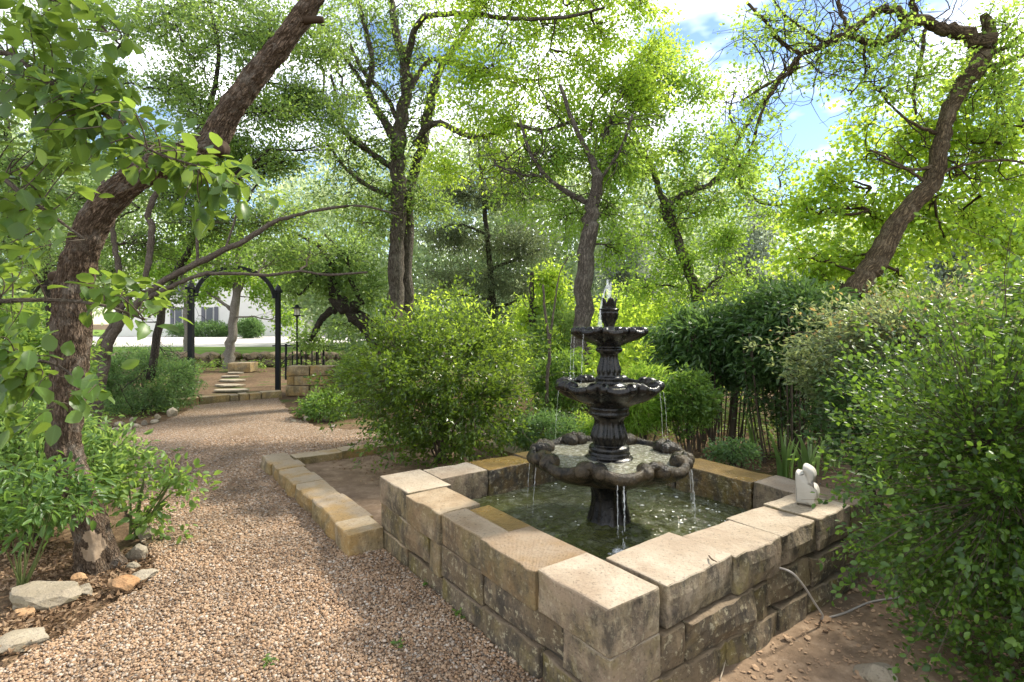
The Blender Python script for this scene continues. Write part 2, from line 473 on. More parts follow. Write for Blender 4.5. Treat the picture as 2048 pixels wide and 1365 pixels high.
# ------------------------------------------------------------------ ground
def terrain():
    n = 60
    xs = np.concatenate([-np.geomspace(400, 16, 14), np.linspace(-14, 14, n), np.geomspace(16, 400, 14)])
    ys = np.concatenate([[-300, -60, -15, -5], np.linspace(-2, 22, n), np.geomspace(24, 600, 16)])
    X, Y = np.meshgrid(xs, ys)
    Z = (fbm(np.stack([X * 0.9, Y * 0.9, 0 * X], -1), 3) - 0.5) * 0.03 - 0.012
    Z = Z * np.clip((14 - np.abs(X)) / 6, 0, 1)
    V = np.stack([X, Y, Z], -1).reshape(-1, 3); w = len(xs)
    i = np.arange(len(ys) - 1)[:, None] * w; j = np.arange(w - 1)[None]
    return V, np.stack([i + j, i + j + 1, i + j + w + 1, i + j + w], -1).reshape(-1, 4)
V, q = terrain()
add("ground", V, q, M_mulch, smooth=True, kind="structure", label="brown mulch and bare earth under the garden beds")

def sheet(name, outline, z, mat, label, step=None):
    """flat outline filled as one polygon fan through bmesh"""
    bm = bmesh.new()
    vs_ = [bm.verts.new((p[0], p[1], z)) for p in outline]
    f = bm.faces.new(vs_); f.normal_update()
    if f.normal.z < 0: f.normal_flip()
    bmesh.ops.triangulate(bm, faces=bm.faces[:])
    me = bpy.data.meshes.new(name); bm.to_mesh(me); bm.free(); me.materials.append(mat)
    o = bpy.data.objects.new(name, me); C.objects.link(o)
    return tag(o, label, kind="structure")

left_px = [(60, 1310), (150, 1262), (215, 1215), (300, 1165), (310, 1120), (262, 1040), (215, 960), (190, 905), (205, 880), (265, 862), (320, 846), (365, 828), (390, 812)]
right_px = [(556, 795), (585, 838), (640, 856), (700, 862), (860, 845), (1010, 868), (1075, 900)]
path_outline = [(-6.0, -1.0), (-2.9, 1.2), (-2.35, 2.2)] + [tuple(G(*p)[:2]) for p in left_px] + [tuple(G(*p)[:2]) for p in right_px] \
    + [tuple(UV(LU * 0.5, LV * 0.5)[:2]), tuple(UV(0.1, 0.15)[:2]), (0.62, 1.75), (1.2, 0.9), (2.2, -1.0)]
def ragged(poly, step, amp, seed):
    poly = np.asarray(poly); out = []; g = np.random.default_rng(seed)
    for p0, p1 in zip(poly, np.roll(poly, -1, 0)):
        k = max(1, int(np.linalg.norm(p1 - p0) / step)); t = np.linspace(0, 1, k, endpoint=False)[:, None]
        q = p0 + (p1 - p0) * t; q[1:] += g.normal(size=q[1:].shape) * amp; out.append(q)
    return np.concatenate(out)
path_outline = ragged(path_outline, 0.12, 0.028, 3)
path = sheet("gravel_path", path_outline, 0.012, M_gravel, "tan pea gravel path curving past the pool to the arch")
sheet("bare_soil", [tuple(UV(0.2, 0.1)[:2]), (0.60, 1.70), (1.2, 0.9), (2.4, -0.6), (5, -0.6), (5, 3.0), (3.0, 3.4), tuple(UV(0.2, LV)[:2])], 0.008, M_soil, "bare reddish soil with stone chips before the right shrub")
BED = [UV(LU + u, v)[:2] for u, v in ((0.0, 0.05), (2.75, 0.05), (2.75, LV), (0.0, LV))]
sheet("planting_bed", BED, 0.03, M_soil, "square bed of brown mulch framed by stone edging")

def inside(poly, pts):
    x, y = pts[:, 0], pts[:, 1]; r = np.zeros(len(pts), bool); n = len(poly)
    for i in range(n):
        (x1, y1), (x2, y2) = poly[i], poly[(i + 1) % n]
        c = (y1 > y) != (y2 > y)
        r ^= c & (x < (x2 - x1) * (y - y1) / (y2 - y1 + 1e-12) + x1)
    return r

def project(p):
    p = np.asarray(p)
    return np.stack([CX + p[..., 0] / p[..., 1] * F, HY + (EYE - p[..., 2]) / p[..., 1] * F], -1)

def in_pool(p, m=0.0):
    d = p[:, :2] - A; u, v = d @ eu, d @ ev
    return (u > -m) & (u < LU + 0.0) & (v > -m) & (v < LV)
def in_bed(p, m=0.0):
    d = p[:, :2] - A; u, v = d @ eu, d @ ev
    return (u >= LU - 0.02) & (u < LU + 2.8 + m) & (v > -m) & (v < LV + m)

# pebbles lying on the path: the largest in view one by one, the rest as gravel
def frames(d, nrm):
    d = unit(d); s = unit(np.cross(d, nrm)); n = np.cross(s, d)
    return s, d, n
n_c = 250000
cand = np.stack([RNG.uniform(-4.2, 1.0, n_c), RNG.uniform(2.25, 7.6, n_c)], -1)
keep = inside(path_outline, cand) & ~in_pool(cand, 0.005) & ~in_bed(cand, 0.01)
pp = project(np.c_[cand, np.zeros(len(cand))])
keep &= (pp[:, 0] > -30) & (pp[:, 0] < 2080) & (pp[:, 1] < 1420)
keep &= RNG.uniform(size=n_c) < np.clip((8.0 - cand[:, 1]) / 2.5, 0.15, 1.0)
cand = cand[keep]
order = np.argsort(cand[:, 1]); cand = cand[order]
size = RNG.gamma(9, 1 / 9, len(cand)) * 0.0063 * np.interp(cand[:, 1], [2.5, 7], [1.0, 1.4])
size = np.clip(size, 0.004, 0.014)
iv, if_ = ico(1)
def pebble_place(k0, k1):
    n = k1 - k0; s = size[k0:k1, None]
    sc = np.stack([RNG.uniform(0.85, 1.35, n), RNG.uniform(0.7, 1.05, n), RNG.uniform(0.45, 0.75, n)], -1) * s
    a = RNG.uniform(0, 2 * np.pi, n); tilt = RNG.normal(0, 0.35, (n, 2))
    nrm = unit(np.c_[tilt, np.ones(n)]); dd = np.c_[np.cos(a), np.sin(a), np.zeros(n)]
    S, Dd, Nn = frames(dd, nrm)
    z = 0.012 + sc[:, 2] * 0.55 + np.abs(RNG.normal(0, 0.004, n))
    return S, Dd, Nn, sc, np.c_[cand[k0:k1], z]
pebble_protos = []
for k in range(5):
    vv = iv * (1 + 0.22 * (fbm(iv * 1.7 + k * 9, k)[:, None] - 0.5) * 2)
    pebble_protos.append(make_mesh("pebble", vv, if_, M_pebble, True))
n_ind = 300
vis = np.where((pp[keep][order][:, 0] > 5) & (pp[keep][order][:, 0] < 1240) & (pp[keep][order][:, 1] < 1358))[0]
score = size[vis] / cand[vis, 1]
ind = vis[np.argsort(-score)[:n_ind]]
S, Dd, Nn, sc, pos = pebble_place(0, len(cand))
for k, i in enumerate(ind):
    o = bpy.data.objects.new("pebble", pebble_protos[k % 5]); C.objects.link(o)
    M = np.eye(4); M[:3, 0], M[:3, 1], M[:3, 2] = S[i] * sc[i, 0], Dd[i] * sc[i, 1], Nn[i] * sc[i, 2]; M[:3, 3] = pos[i]
    o.matrix_world = Matrix(M.tolist()); o.parent = path
rest = np.setdiff1d(np.arange(len(cand)), ind)
iv0 = iv * (1 + 0.25 * (fbm(iv * 1.9, 5)[:, None] - 0.5))
top_f = if_[iv[if_].mean(1)[:, 2] > -0.35]                           # undersides rest in the gravel
oc_v = np.array([(1, 0, -.1), (0.25, .95, .1), (-.95, .3, 0), (-.3, -.95, .05), (0.6, -.6, .1), (0.05, 0.0, .95)]); oc_f = np.array([[0, 1, 5], [1, 2, 5], [2, 3, 5], [3, 4, 5], [4, 0, 5]])
acc = Acc()
for sel, tv_, tf_ in ((rest[cand[rest, 1] < 3.9], iv0, top_f), (rest[cand[rest, 1] >= 3.9], oc_v, oc_f)):
    loc = tv_[None] * sc[sel][:, None, :]
    W = pos[sel][:, None, :] + loc[..., 0:1] * S[sel][:, None] + loc[..., 1:2] * Dd[sel][:, None] + loc[..., 2:3] * Nn[sel][:, None]
    acc.add(W.reshape(-1, 3), (tf_[None] + (np.arange(len(sel)) * len(tv_))[:, None, None]).reshape(-1, 3))
add("gravel", *acc.get(), M_pebble, path, smooth=True, kind="stuff")

# far terrace: lawn, drive
LAWN_H = 0.45
def slab(name, xy0, xy1, h0, h1, mat, label):
    V, q = box(((xy0[0] + xy1[0]) / 2, (xy0[1] + xy1[1]) / 2, (h0 + h1) / 2), (xy1[0] - xy0[0], xy1[1] - xy0[1], h1 - h0))
    return add(name, V, q, mat, kind="structure", label=label)
slab("lawn", (-70, 20.2), (60, 90), -0.3, LAWN_H, M_lawn, "strip of sunlit green lawn beyond the garden wall")
slab("driveway", (-60, 26.0), (-9.5, 46), 0.2, LAWN_H + 0.012, M_concrete, "pale concrete drive in front of the white house")

# ------------------------------------------------------------------ stone blocks
def block_mesh(L, Wd, H, seed, hew=0.012, top=0.004, ends=0.004, r=0.007, wob=0.012, res=0.045, inner=None):
    """block centred at origin: x along, y outward, z up; hew = relief of the outward face"""
    half = np.array((L, Wd, H)) / 2
    if inner is None: inner = hew * 0.7
    g = []
    for h in half:
        rr = min(r, h * 0.4); n = max(3, int(2 * h / res))
        g.append(np.concatenate([[-h], np.linspace(-h + rr, h - rr, n), [h]]))
    ids, V, Q = {}, [], []
    def vid(i, j, k):
        key = (i, j, k)
        if key not in ids: ids[key] = len(V); V.append((g[0][i], g[1][j], g[2][k]))
        return ids[key]
    n0, n1, n2 = (len(a) - 1 for a in g)
    for j in range(n1):
        for k in range(n2):
            Q.append([vid(0, j, k), vid(0, j, k + 1), vid(0, j + 1, k + 1), vid(0, j + 1, k)])
            Q.append([vid(n0, j, k), vid(n0, j + 1, k), vid(n0, j + 1, k + 1), vid(n0, j, k + 1)])
    for i in range(n0):
        for k in range(n2):
            Q.append([vid(i, 0, k), vid(i + 1, 0, k), vid(i + 1, 0, k + 1), vid(i, 0, k + 1)])
            Q.append([vid(i, n1, k), vid(i, n1, k + 1), vid(i + 1, n1, k + 1), vid(i + 1, n1, k)])
    for i in range(n0):
        for j in range(n1):
            Q.append([vid(i, j, 0), vid(i, j + 1, 0), vid(i + 1, j + 1, 0), vid(i + 1, j, 0)])
            Q.append([vid(i, j, n2), vid(i + 1, j, n2), vid(i + 1, j + 1, n2), vid(i, j + 1, n2)])
    V = np.array(V)
    rr = np.minimum(r, half * 0.4)
    inn = np.clip(V, -half + rr, half - rr); dlt = V - inn
    ln = np.linalg.norm(dlt / rr, axis=1, keepdims=True)
    V = inn + np.where(ln > 1, dlt / np.maximum(ln, 1e-9), dlt)
    sd = seed * 13.7
    # large-scale unevenness of the whole block
    for a in range(3):
        V[:, a] += (vnoise(V * 3.1 + sd + a * 7, seed) - 0.5) * wob * (0.5 if a == 2 else 1.0)
    wy = np.clip(V[:, 1] / half[1] * 1.6 - 0.6, 0, 1); wyn = np.clip(-V[:, 1] / half[1] * 1.6 - 0.6, 0, 1)
    cell = fbm(V * 9 + sd, seed, 3); big = fbm(V * 4.0 + sd + 3, seed + 1, 2)
    V[:, 1] += wy * ((cell - 0.5) * 1.2 + (big - 0.5) * 1.6) * hew * 2 - wyn * (cell - 0.5) * inner * 2
    # hewn faces belly out and draw back towards the arrises
    belly = 1 - np.maximum(np.abs(V[:, 0]) / half[0], np.abs(V[:, 2]) / half[2]) ** 3
    V[:, 1] += wy * (belly - 0.5) * hew * 1.2
    wz = np.clip(V[:, 2] / half[2] * 2 - 1, 0, 1)
    V[:, 2] += wz * (fbm(V * 6 + sd, seed + 5) - 0.5) * top * 2
    wx = np.clip(np.abs(V[:, 0]) / half[0] * 2 - 1, 0, 1) * np.sign(V[:, 0])
    V[:, 0] += wx * (fbm(V * 7 + sd, seed + 7) - 0.5) * ends * 2
    # chipped top arris
    edge = wz * wy
    V[:, 2] -= edge * np.clip(vnoise(V * np.array((14, 5, 5)) + sd, seed + 9) - 0.55, 0, 1) * (0.02 + hew * 0.9)
    return V, np.array(Q)

def place(V, c, e1, e2):
    e1 = np.array((e1[0], e1[1], 0.0)); e2 = np.array((e2[0], e2[1], 0.0))
    return np.asarray(c) + V[:, :1] * e1 + V[:, 1:2] * e2 + V[:, 2:3] * np.array((0, 0, 1.0))

_bs = [0]
def stone(parent, name, s0, s1, line0, e1, e2, depth, z0, z1, mat, gap=0.006, setback=0.0, rz=0.0, **kw):
    """block along line0 + e1*s, its outward face on the line; depth goes inwards"""
    _bs[0] += 1
    V, q = block_mesh(s1 - s0 - gap, depth, z1 - z0 - gap * 0.6, _bs[0], **kw)
    if rz:
        c_, s_ = math.cos(rz), math.sin(rz); V[:, :2] = V[:, :2] @ np.array([[c_, s_], [-s_, c_]])
    e1 = np.asarray(e1); e2 = np.asarray(e2)
    c2 = np.asarray(line0) + e1 * (s0 + s1) / 2 - e2 * (depth / 2 + setback)
    c = (c2[0], c2[1], (z0 + z1) / 2)
    return add(name, place(V, c, e1, e2), q, mat, parent, smooth=False, origin=c)

pool = thing("stone_pool", "square raised pool of sawn and rough sandstone blocks around the fountain", "pool", UV(LU / 2, LV / 2))
pc = np.append(A, 0)
def k_to_u(px):     # photo column -> distance along the left wall from A
    k = (px - CX) / F; d = B - A
    return LU * (A[0] - A[1] * k) / (-d[0] + d[1] * k)
def k_to_v(px):
    k = (px - CX) / F; p2 = A + ev
    return (A[0] - A[1] * k) / (-ev[0] + ev[1] * k)
Z1, Z2 = 0.135, 0.315
out_l, out_f = -ev, -eu
# left wall, top course (u from A to B): corner stone, ribbed, cracked, stained, end
tops = [k_to_u(x) for x in (1075, 963, 880, 815)]
stone(pool, "stone_block", 0.0, tops[0], A, eu, out_l, WALL_T, Z2, WALL_H + 0.012, M_sand_pale, hew=0.006, r=0.009, ends=0.008)
stone(pool, "stone_block", tops[0], tops[1], A, eu, out_l, WALL_T + 0.03, Z2, WALL_H + 0.0, M_sand_ribbed, hew=0.007, setback=-0.02)
stone(pool, "stone_block", tops[1], tops[2], A, eu, out_l, 0.17, Z2, WALL_H - 0.006, M_sand, hew=0.007, setback=0.005)
stone(pool, "stone_block", tops[1] + 0.01, tops[2], A - out_l * 0.175, eu, out_l, 0.16, Z2, WALL_H - 0.014, M_sand_wet, hew=0.01)
stone(pool, "stone_block", tops[2], tops[3], A, eu, out_l, WALL_T - 0.01, Z2, WALL_H - 0.002, M_sand, hew=0.008, setback=-0.012)
stone(pool, "stone_block", tops[3], LU, A, eu, out_l, WALL_T + 0.02, Z2, WALL_H + 0.004, M_sand_pale, hew=0.008)
stone(pool, "wedge_stone", tops[0] - 0.012, tops[0] + 0.022, A, eu, out_l, 0.05, Z2 + 0.01, Z2 + 0.09, M_edge, hew=0.004, setback=0.006)
m1 = [0.0] + [k_to_u(x) for x in (1118, 963, 880, 856, 795)] + [LU]
zz = [(Z1, Z2)] * 6
for i in range(6):
    rough = (0.006, 0.010, 0.007, 0.01, 0.01, 0.006)[i]
    stone(pool, "stone_block", m1[i], m1[i + 1], A, eu, out_l, WALL_T, Z1 + (0.0, 0.02, 0.0, -0.02, 0.0, 0.0)[i], Z2 - 0.001, (M_sand_pale, M_sand_rough, M_sand_rough, M_sand, M_sand, M_sand)[i], hew=rough, setback=(0.01, 0.02, 0.006, 0.004, 0.0, 0.012)[i], gap=0.009)
b1 = [0.0] + [k_to_u(x) for x in (1180, 1075, 963, 880, 811)] + [LU]
for i in range(6):
    stone(pool, "stone_block", b1[i], b1[i + 1], A, eu, out_l, WALL_T, -0.06, Z1 + (0.0, 0.0, 0.02, 0.0, -0.02, 0.0)[i] - 0.002, (M_sand, M_sand_rough, M_sand_rough, M_sand_rough, M_sand_rough, M_sand)[i], hew=0.009, setback=(0.0, 0.012, -0.004, 0.0, 0.01, 0.004)[i], gap=0.009)
# front wall
ftop = [k_to_v(x) for x in (1472, 1567, 1640)]
f0 = [WALL_T + 0.03, ftop[0], ftop[1], ftop[2], ftop[2] + 0.42, LV]
fm = (M_sand_pale, M_sand_pale, M_sand_pale, M_sand_pale, M_sand)
for i in range(5):
    stone(pool, "stone_block", f0[i], f0[i + 1], A, ev, out_f, WALL_T + (0.05, 0.0, 0.02, 0.03, 0.0)[i], Z2 + (0.0, -0.005, 0.01, 0.0, 0.0)[i], WALL_H + (0.008, 0.0, -0.006, 0.002, 0.0)[i], fm[i],
          hew=(0.013, 0.014, 0.014, 0.013, 0.013)[i], setback=(0.006, 0.0, 0.01, 0.0, 0.0)[i], rz=(-0.055, -0.01, 0.012, 0, 0)[i], gap=0.011)
g1 = [0.0] + [k_to_v(x) for x in (1375, 1510, 1542, 1627, 1700)] + [LV]
for i in range(6):
    stone(pool, "stone_block", g1[i] + (0.31 if i == 0 else 0), g1[i + 1], A, ev, out_f, WALL_T - 0.02, Z1 + (0.0, -0.01, -0.02, 0.015, 0.0, 0.0)[i], Z2 - 0.004 - (0.0, 0.0, 0.02, 0.0, 0.01, 0.0)[i], M_sand_rough, hew=(0.015, 0.02, 0.016, 0.018, 0.02, 0.018)[i], setback=(0.004, -0.006, 0.008, 0.01, -0.006, 0.004)[i], gap=0.010, wob=0.022)
g2 = [0.0] + [k_to_v(x) for x in (1319, 1455, 1561, 1620, 1720)] + [LV]
for i in range(6):
    stone(pool, "stone_block", g2[i] + (0.2 if i == 0 else 0), g2[i + 1], A, ev, out_f, WALL_T - 0.02, -0.08, Z1 - (0.004, 0.0, 0.01, 0.0, 0.01, 0.0)[i], M_sand_rough, hew=0.018, setback=(0.012, -0.012, 0.0, 0.004, -0.01, 0.0)[i], gap=0.010, wob=0.022)
# back walls: B-C behind the bed side, C-D at the far right
Bp, Cc = A + eu * LU, A + eu * LU + ev * LV
for i, (v0, v1) in enumerate(((WALL_T + 0.03, 0.74), (0.74, 1.18), (1.18, 1.62), (1.62, LV))):
    stone(pool, "stone_block", v0, v1, Bp, ev, eu, WALL_T, Z2 - 0.06, WALL_H + (0.0, -0.004, 0.003, 0.0)[i], (M_sand_pale, M_sand_wet, M_sand_wet, M_sand_wet)[i], hew=0.012, inner=0.016, gap=0.012)
    stone(pool, "stone_block", v0, v1, Bp, ev, eu, WALL_T - 0.01, -0.05, Z2 - 0.065, M_sand_rough, hew=0.012, inner=0.016, gap=0.012)
Dp = A + ev * LV
for i, (u0, u1) in enumerate(((0.31, 0.62), (0.62, 1.26), (1.26, 1.72), (1.72, LU - 0.31))):
    stone(pool, "stone_block", u0, u1, Dp, eu, ev, WALL_T, Z2 - 0.06, WALL_H + (0.005, 0.0, -0.006, 0.0)[i], (M_sand_pale, M_sand_wet, M_sand_wet, M_sand_wet)[i], hew=0.012, inner=0.014, gap=0.012)
    stone(pool, "stone_block", u0, u1, Dp, eu, ev, WALL_T - 0.01, -0.05, Z2 - 0.065, M_sand_rough, hew=0.012, inner=0.012, gap=0.012)
acc = Acc()
for (u, v, lu, lv) in ((LU / 2, 0.16, LU - 0.1, 0.2), (LU / 2, LV - 0.16, LU - 0.1, 0.2), (0.16, LV / 2, 0.2, LV - 0.5), (LU - 0.16, LV / 2, 0.2, LV - 0.5)):
    p = UV(u, v)
    acc.add(*box((p[0], p[1], 0.21), (lu, lv, 0.46), math.atan2(eu[1], eu[0])))
add("mortar_core", *acc.get(), M_mortar, pool)

# ------------------------------------------------------------------ pool water
def water_mat(name, body, foam_glint_amt, rough, bscale, bstr):
    m, t, N, L = new_mat(name)
    v = coords(N, L, (1, 1, 1), False)
    col = mixc(N, L, maprange(N, L, noise(N, L, v, 3.0, 4), 0.35, 0.7), body, [x * 1.9 for x in body])
    b1 = bump(N, L, noise(N, L, v, bscale, 4, 0.6), bstr, 0.03)
    b1 = bump(N, L, noise(N, L, v, bscale * 3.5, 3, 0.6), bstr * 0.7, 0.012, b1)
    if foam_glint_amt > 0:
        col = mixc(N, L, maprange(N, L, noise(N, L, v, bscale * 1.3, 6, 0.7), 0.48, 0.72, 0, foam_glint_amt), col, (0.55, 0.56, 0.50))  # pale noise in the colour: painted sky glints on ripples, with some foam
    bs = finish(t, N, L, col, rough, b1, 0.5); bs.inputs['IOR'].default_value = 1.33
    return m
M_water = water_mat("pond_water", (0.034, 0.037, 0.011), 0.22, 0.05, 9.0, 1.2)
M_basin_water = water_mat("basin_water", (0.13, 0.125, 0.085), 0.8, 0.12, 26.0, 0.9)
FX = UV(LU * 0.5, LV * 0.5)
FC = np.array((0.645, 3.62, 0.0))
n = 130
uu, vv = np.meshgrid(np.linspace(0.22, LU - 0.22, n), np.linspace(0.22, LV - 0.22, n), indexing='ij')
pw = A[None, None] + uu[..., None] * eu + vv[..., None] * ev
rad = np.linalg.norm(pw - FC[:2], axis=-1)
spl = [FC[:2] + np.array(p) for p in ((0.0, -0.36), (-0.45, -0.12), (0.44, 0.05), (0.3, 0.35))]
hh = WATER_Z + 0.002 * np.sin(rad * 60) * np.exp(-rad * 1.2)
for k, s in enumerate(spl):
    rr = np.linalg.norm(pw - s, axis=-1); hh = hh + 0.006 * np.sin(rr * (85 + 9 * k)) * np.exp(-rr * 3.5)
hh = hh + (fbm(np.stack([pw[..., 0] * 20, pw[..., 1] * 20, 0 * rad], -1), 4) - 0.5) * 0.016
Vw = np.concatenate([pw, hh[..., None]], -1).reshape(-1, 3)
i = np.arange(n - 1)[:, None] * n; j = np.arange(n - 1)[None]
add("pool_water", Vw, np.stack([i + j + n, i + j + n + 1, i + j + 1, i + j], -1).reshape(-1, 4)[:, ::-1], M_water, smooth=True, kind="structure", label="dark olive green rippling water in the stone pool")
# foam flecks drifting on the water
M_foam = plain("foam", (0.72, 0.73, 0.70), 0.5, 0.3, 0, 0.08)
acc = Acc(); iv2, if2 = ico(2)
ctr = np.concatenate([A + eu * RNG.uniform(0.45, 0.95, 34)[:, None] + ev * RNG.uniform(1.35, 1.98, 34)[:, None],
                      A + eu * RNG.uniform(0.4, 1.9, 40)[:, None] + ev * RNG.uniform(0.4, 1.9, 40)[:, None]])
for c in ctr:
    s = RNG.gamma(2, 0.0026) + 0.002
    acc.add(iv * np.array((s * RNG.uniform(0.8, 1.6), s, 0.0035)) + np.array((c[0], c[1], WATER_Z + 0.004)), if_)
add("water_foam", *acc.get(), M_foam, smooth=True, kind="stuff", label="white foam flecks floating on the pool water")

# ------------------------------------------------------------------ tiered fountain
def fountain_mat():
    m, t, N, L = new_mat("black_cast_stone")
    v = coords(N, L, jitter=False)
    n1 = noise(N, L, v, 9.0, 6, 0.65)
    col = mixc(N, L, maprange(N, L, n1, 0.50, 0.72, 0, 0.8), (0.004, 0.0037, 0.0034), (0.026, 0.022, 0.017))
    geo = N("ShaderNodeNewGeometry"); sep = N("ShaderNodeSeparateXYZ"); L(geo.outputs['Normal'], sep.inputs[0])
    col = mixc(N, L, maprange(N, L, noise(N, L, v, 24.0, 5, 0.7), 0.58, 0.70, 0, 0.3), col, (0.07, 0.056, 0.036))
    sv = coords(N, L, (1, 1, 0.18), False)
    col = mixc(N, L, maprange(N, L, noise(N, L, sv, 26.0, 5, 0.65), 0.52, 0.64, 0, 0.45), col, (0.045, 0.036, 0.024))
    rg = maprange(N, L, n1, 0.3, 0.7, 0.12, 0.42)
    nb = bump(N, L, noise(N, L, v, 45.0, 5, 0.65), 0.35, 0.008)
    finish(t, N, L, col, rg, nb, 0.28)
    return m
M_fount = fountain_mat()
def lime_mat():
    m, t, N, L = new_mat("limescaled_cast_stone")
    v = coords(N, L, jitter=False)
    n1 = noise(N, L, v, 12.0, 6, 0.7)
    col = mixc(N, L, maprange(N, L, n1, 0.40, 0.66), (0.008, 0.007, 0.005), (0.07, 0.052, 0.03))
    col = mixc(N, L, maprange(N, L, noise(N, L, v, 5.0, 4), 0.55, 0.7, 0, 0.6), col, (0.085, 0.055, 0.014))
    nb = bump(N, L, noise(N, L, v, 60.0, 5, 0.7), 0.8, 0.015)
    finish(t, N, L, col, 0.26, nb, 0.25)
    return m
M_lime = lime_mat()
fount = thing("tiered_fountain", "black three tiered cast stone fountain with scalloped bowls in the pool", "fountain", FC + np.array((0, 0, 0.2)))

def bowl(name, R, z_rim, z_bot, r_bot, depth_in, lobes, phase, knob, mat):
    """scalloped bowl: outside from foot to lip, over the lip, and down the inside"""
    hgt = z_rim - z_bot
    outer = smooth_prof([(r_bot * 0.6, z_bot - 0.01), (r_bot, z_bot), (R * 0.50, z_bot + hgt * 0.16), (R * 0.78, z_bot + hgt * 0.48), (R * 0.93, z_bot + hgt * 0.80), (R, z_rim)], 22)
    lip = smooth_prof([(R, z_rim), (R * 1.02, z_rim + 0.016 * R / 0.3), (R * 0.985, z_rim + 0.034 * R / 0.3), (R * 0.93, z_rim + 0.026 * R / 0.3), (R * 0.86, z_rim - depth_in * 0.6), (R * 0.6, z_rim - depth_in), (r_bot * 0.3, z_rim - depth_in)], 22)[1:]
    prof = np.vstack([outer, lip]); nO = len(outer)
    def fn(th, r, z, s):
        u = np.clip(r / R, 0, 1.1)
        w = np.clip((u - 0.55) / 0.45, 0, 1) ** 1.5
        c = np.cos(lobes * (th - phase))
        lob = np.abs(np.cos(lobes * (th - phase) / 2))                 # sharp creases between lobes
        r2 = r * (1 + w * (0.085 * (lob - 0.55)))
        z2 = z + w * R * 0.085 * (0.5 - lob) * 1.3
        k = np.arange(len(prof))[:, None]
        rope = np.sin(th * lobes * 11) * np.clip(lob - 0.35, 0, 1)
        onlip = np.exp(-((k - nO) / 4.0) ** 2)
        r2 = r2 + onlip * rope * 0.022 * R
        shell = np.sin(lobes * 3 * (th - phase)) * np.clip(1 - np.abs(k - nO * 0.7) / (nO * 0.4), 0, 1)
        return r2 - shell * 0.006 * R, z2 + onlip * rope * 0.012 * R
    a = Acc()
    a.add(*lathe((FC[0], FC[1], 0), prof, lobes * 32, fn))
    iv3, if3 = ico(3)
    for i in range(lobes):
        th0 = phase + (i + 0.5) * 2 * np.pi / lobes
        for sgn in (-1, 1):
            th = th0 + sgn * 0.95 * knob / R
            v_ = iv3 * (1 + 0.05 * np.sin(iv3[:, :1] * 9)) * np.array((knob * 1.45, knob * 0.95, knob * 1.0))
            v_ = v_ + (fbm(iv3 * 2.5 + i * 3 + sgn, i)[:, None] - 0.5) * knob * 0.12
            c_, s_ = np.cos(th + sgn * 0.25), np.sin(th + sgn * 0.25)
            v_ = v_ @ np.array([[c_, s_, 0], [-s_, c_, 0], [0, 0, 1]])
            a.add(v_ + np.array((FC[0] + R * 0.90 * np.cos(th), FC[1] + R * 0.90 * np.sin(th), z_rim + knob * 0.42)), if3)
    return add(name, *a.get(), mat, fount, smooth=True)

def column(name, prof, flutes, lo, hi, amp, sides=96):
    pr = smooth_prof(prof, 40)
    def fn(th, r, z, s):
        w = np.clip((z - lo) / 0.02, 0, 1) * np.clip((hi - z) / 0.02, 0, 1)
        return r * (1 - amp * w * (0.5 - 0.5 * np.cos(flutes * th)) ** 1.0), z
    return add(name, *lathe((FC[0], FC[1], 0), pr, sides, fn), M_fount, fount, smooth=True)

PH = -math.pi / 2            # one lobe spout points to the viewer
lower = bowl("lower_basin", 0.515, 0.705, 0.545, 0.15, 0.05, 8, PH, 0.054, M_lime)
middle = bowl("middle_bowl", 0.338, 1.175, 1.045, 0.125, 0.04, 8, PH, 0.038, M_fount)
upper = bowl("upper_bowl", 0.238, 1.535, 1.45, 0.09, 0.03, 8, PH, 0.028, M_fount)
column("lower_pedestal", [(0.165, 0.16), (0.160, 0.27), (0.142, 0.32), (0.122, 0.40), (0.118, 0.46), (0.128, 0.51), (0.155, 0.55), (0.16, 0.56)], 12, 0.25, 0.52, 0.06)
column("middle_pedestal", [(0.165, 0.64), (0.163, 0.70), (0.150, 0.715), (0.138, 0.725), (0.137, 0.742), (0.130, 0.752), (0.134, 0.765), (0.128, 0.785), (0.104, 0.795), (0.108, 0.805), (0.123, 0.84), (0.122, 0.865), (0.108, 0.905), (0.097, 0.945), (0.106, 0.975), (0.128, 0.99), (0.135, 1.00), (0.130, 1.02), (0.133, 1.04), (0.12, 1.06)], 16, 0.80, 0.96, 0.11)
column("upper_pedestal", [(0.125, 1.15), (0.115, 1.185), (0.095, 1.20), (0.088, 1.215), (0.090, 1.235), (0.078, 1.25), (0.079, 1.265), (0.082, 1.285), (0.070, 1.33), (0.058, 1.375), (0.062, 1.395), (0.085, 1.41), (0.090, 1.425), (0.078, 1.44), (0.082, 1.455), (0.08, 1.465)], 14, 1.255, 1.385, 0.13)
fin = column("finial_cup", [(0.07, 1.50), (0.045, 1.54), (0.034, 1.575), (0.042, 1.60), (0.058, 1.63), (0.062, 1.66), (0.060, 1.675), (0.067, 1.685), (0.067, 1.692), (0.052, 1.697), (0.02, 1.698)], 10, 1.60, 1.67, 0.10, 60)
pr = smooth_prof([(0.046, 1.690), (0.047, 1.72), (0.050, 1.745), (0.051, 1.762), (0.043, 1.764), (0.036, 1.72), (0.034, 1.69)], 18)
def petals(th, r, z, s):
    up = np.clip((z - 1.70) / 0.06, 0, 1)
    c = np.abs(np.cos(2.5 * th + 0.6))
    return r * (1 + 0.10 * up * (c - 0.5)), z - up * 0.040 * (1 - c) ** 1.3
add("petal_crown", *lathe((FC[0], FC[1], 0), pr, 80, petals), M_fount, fount, smooth=True)

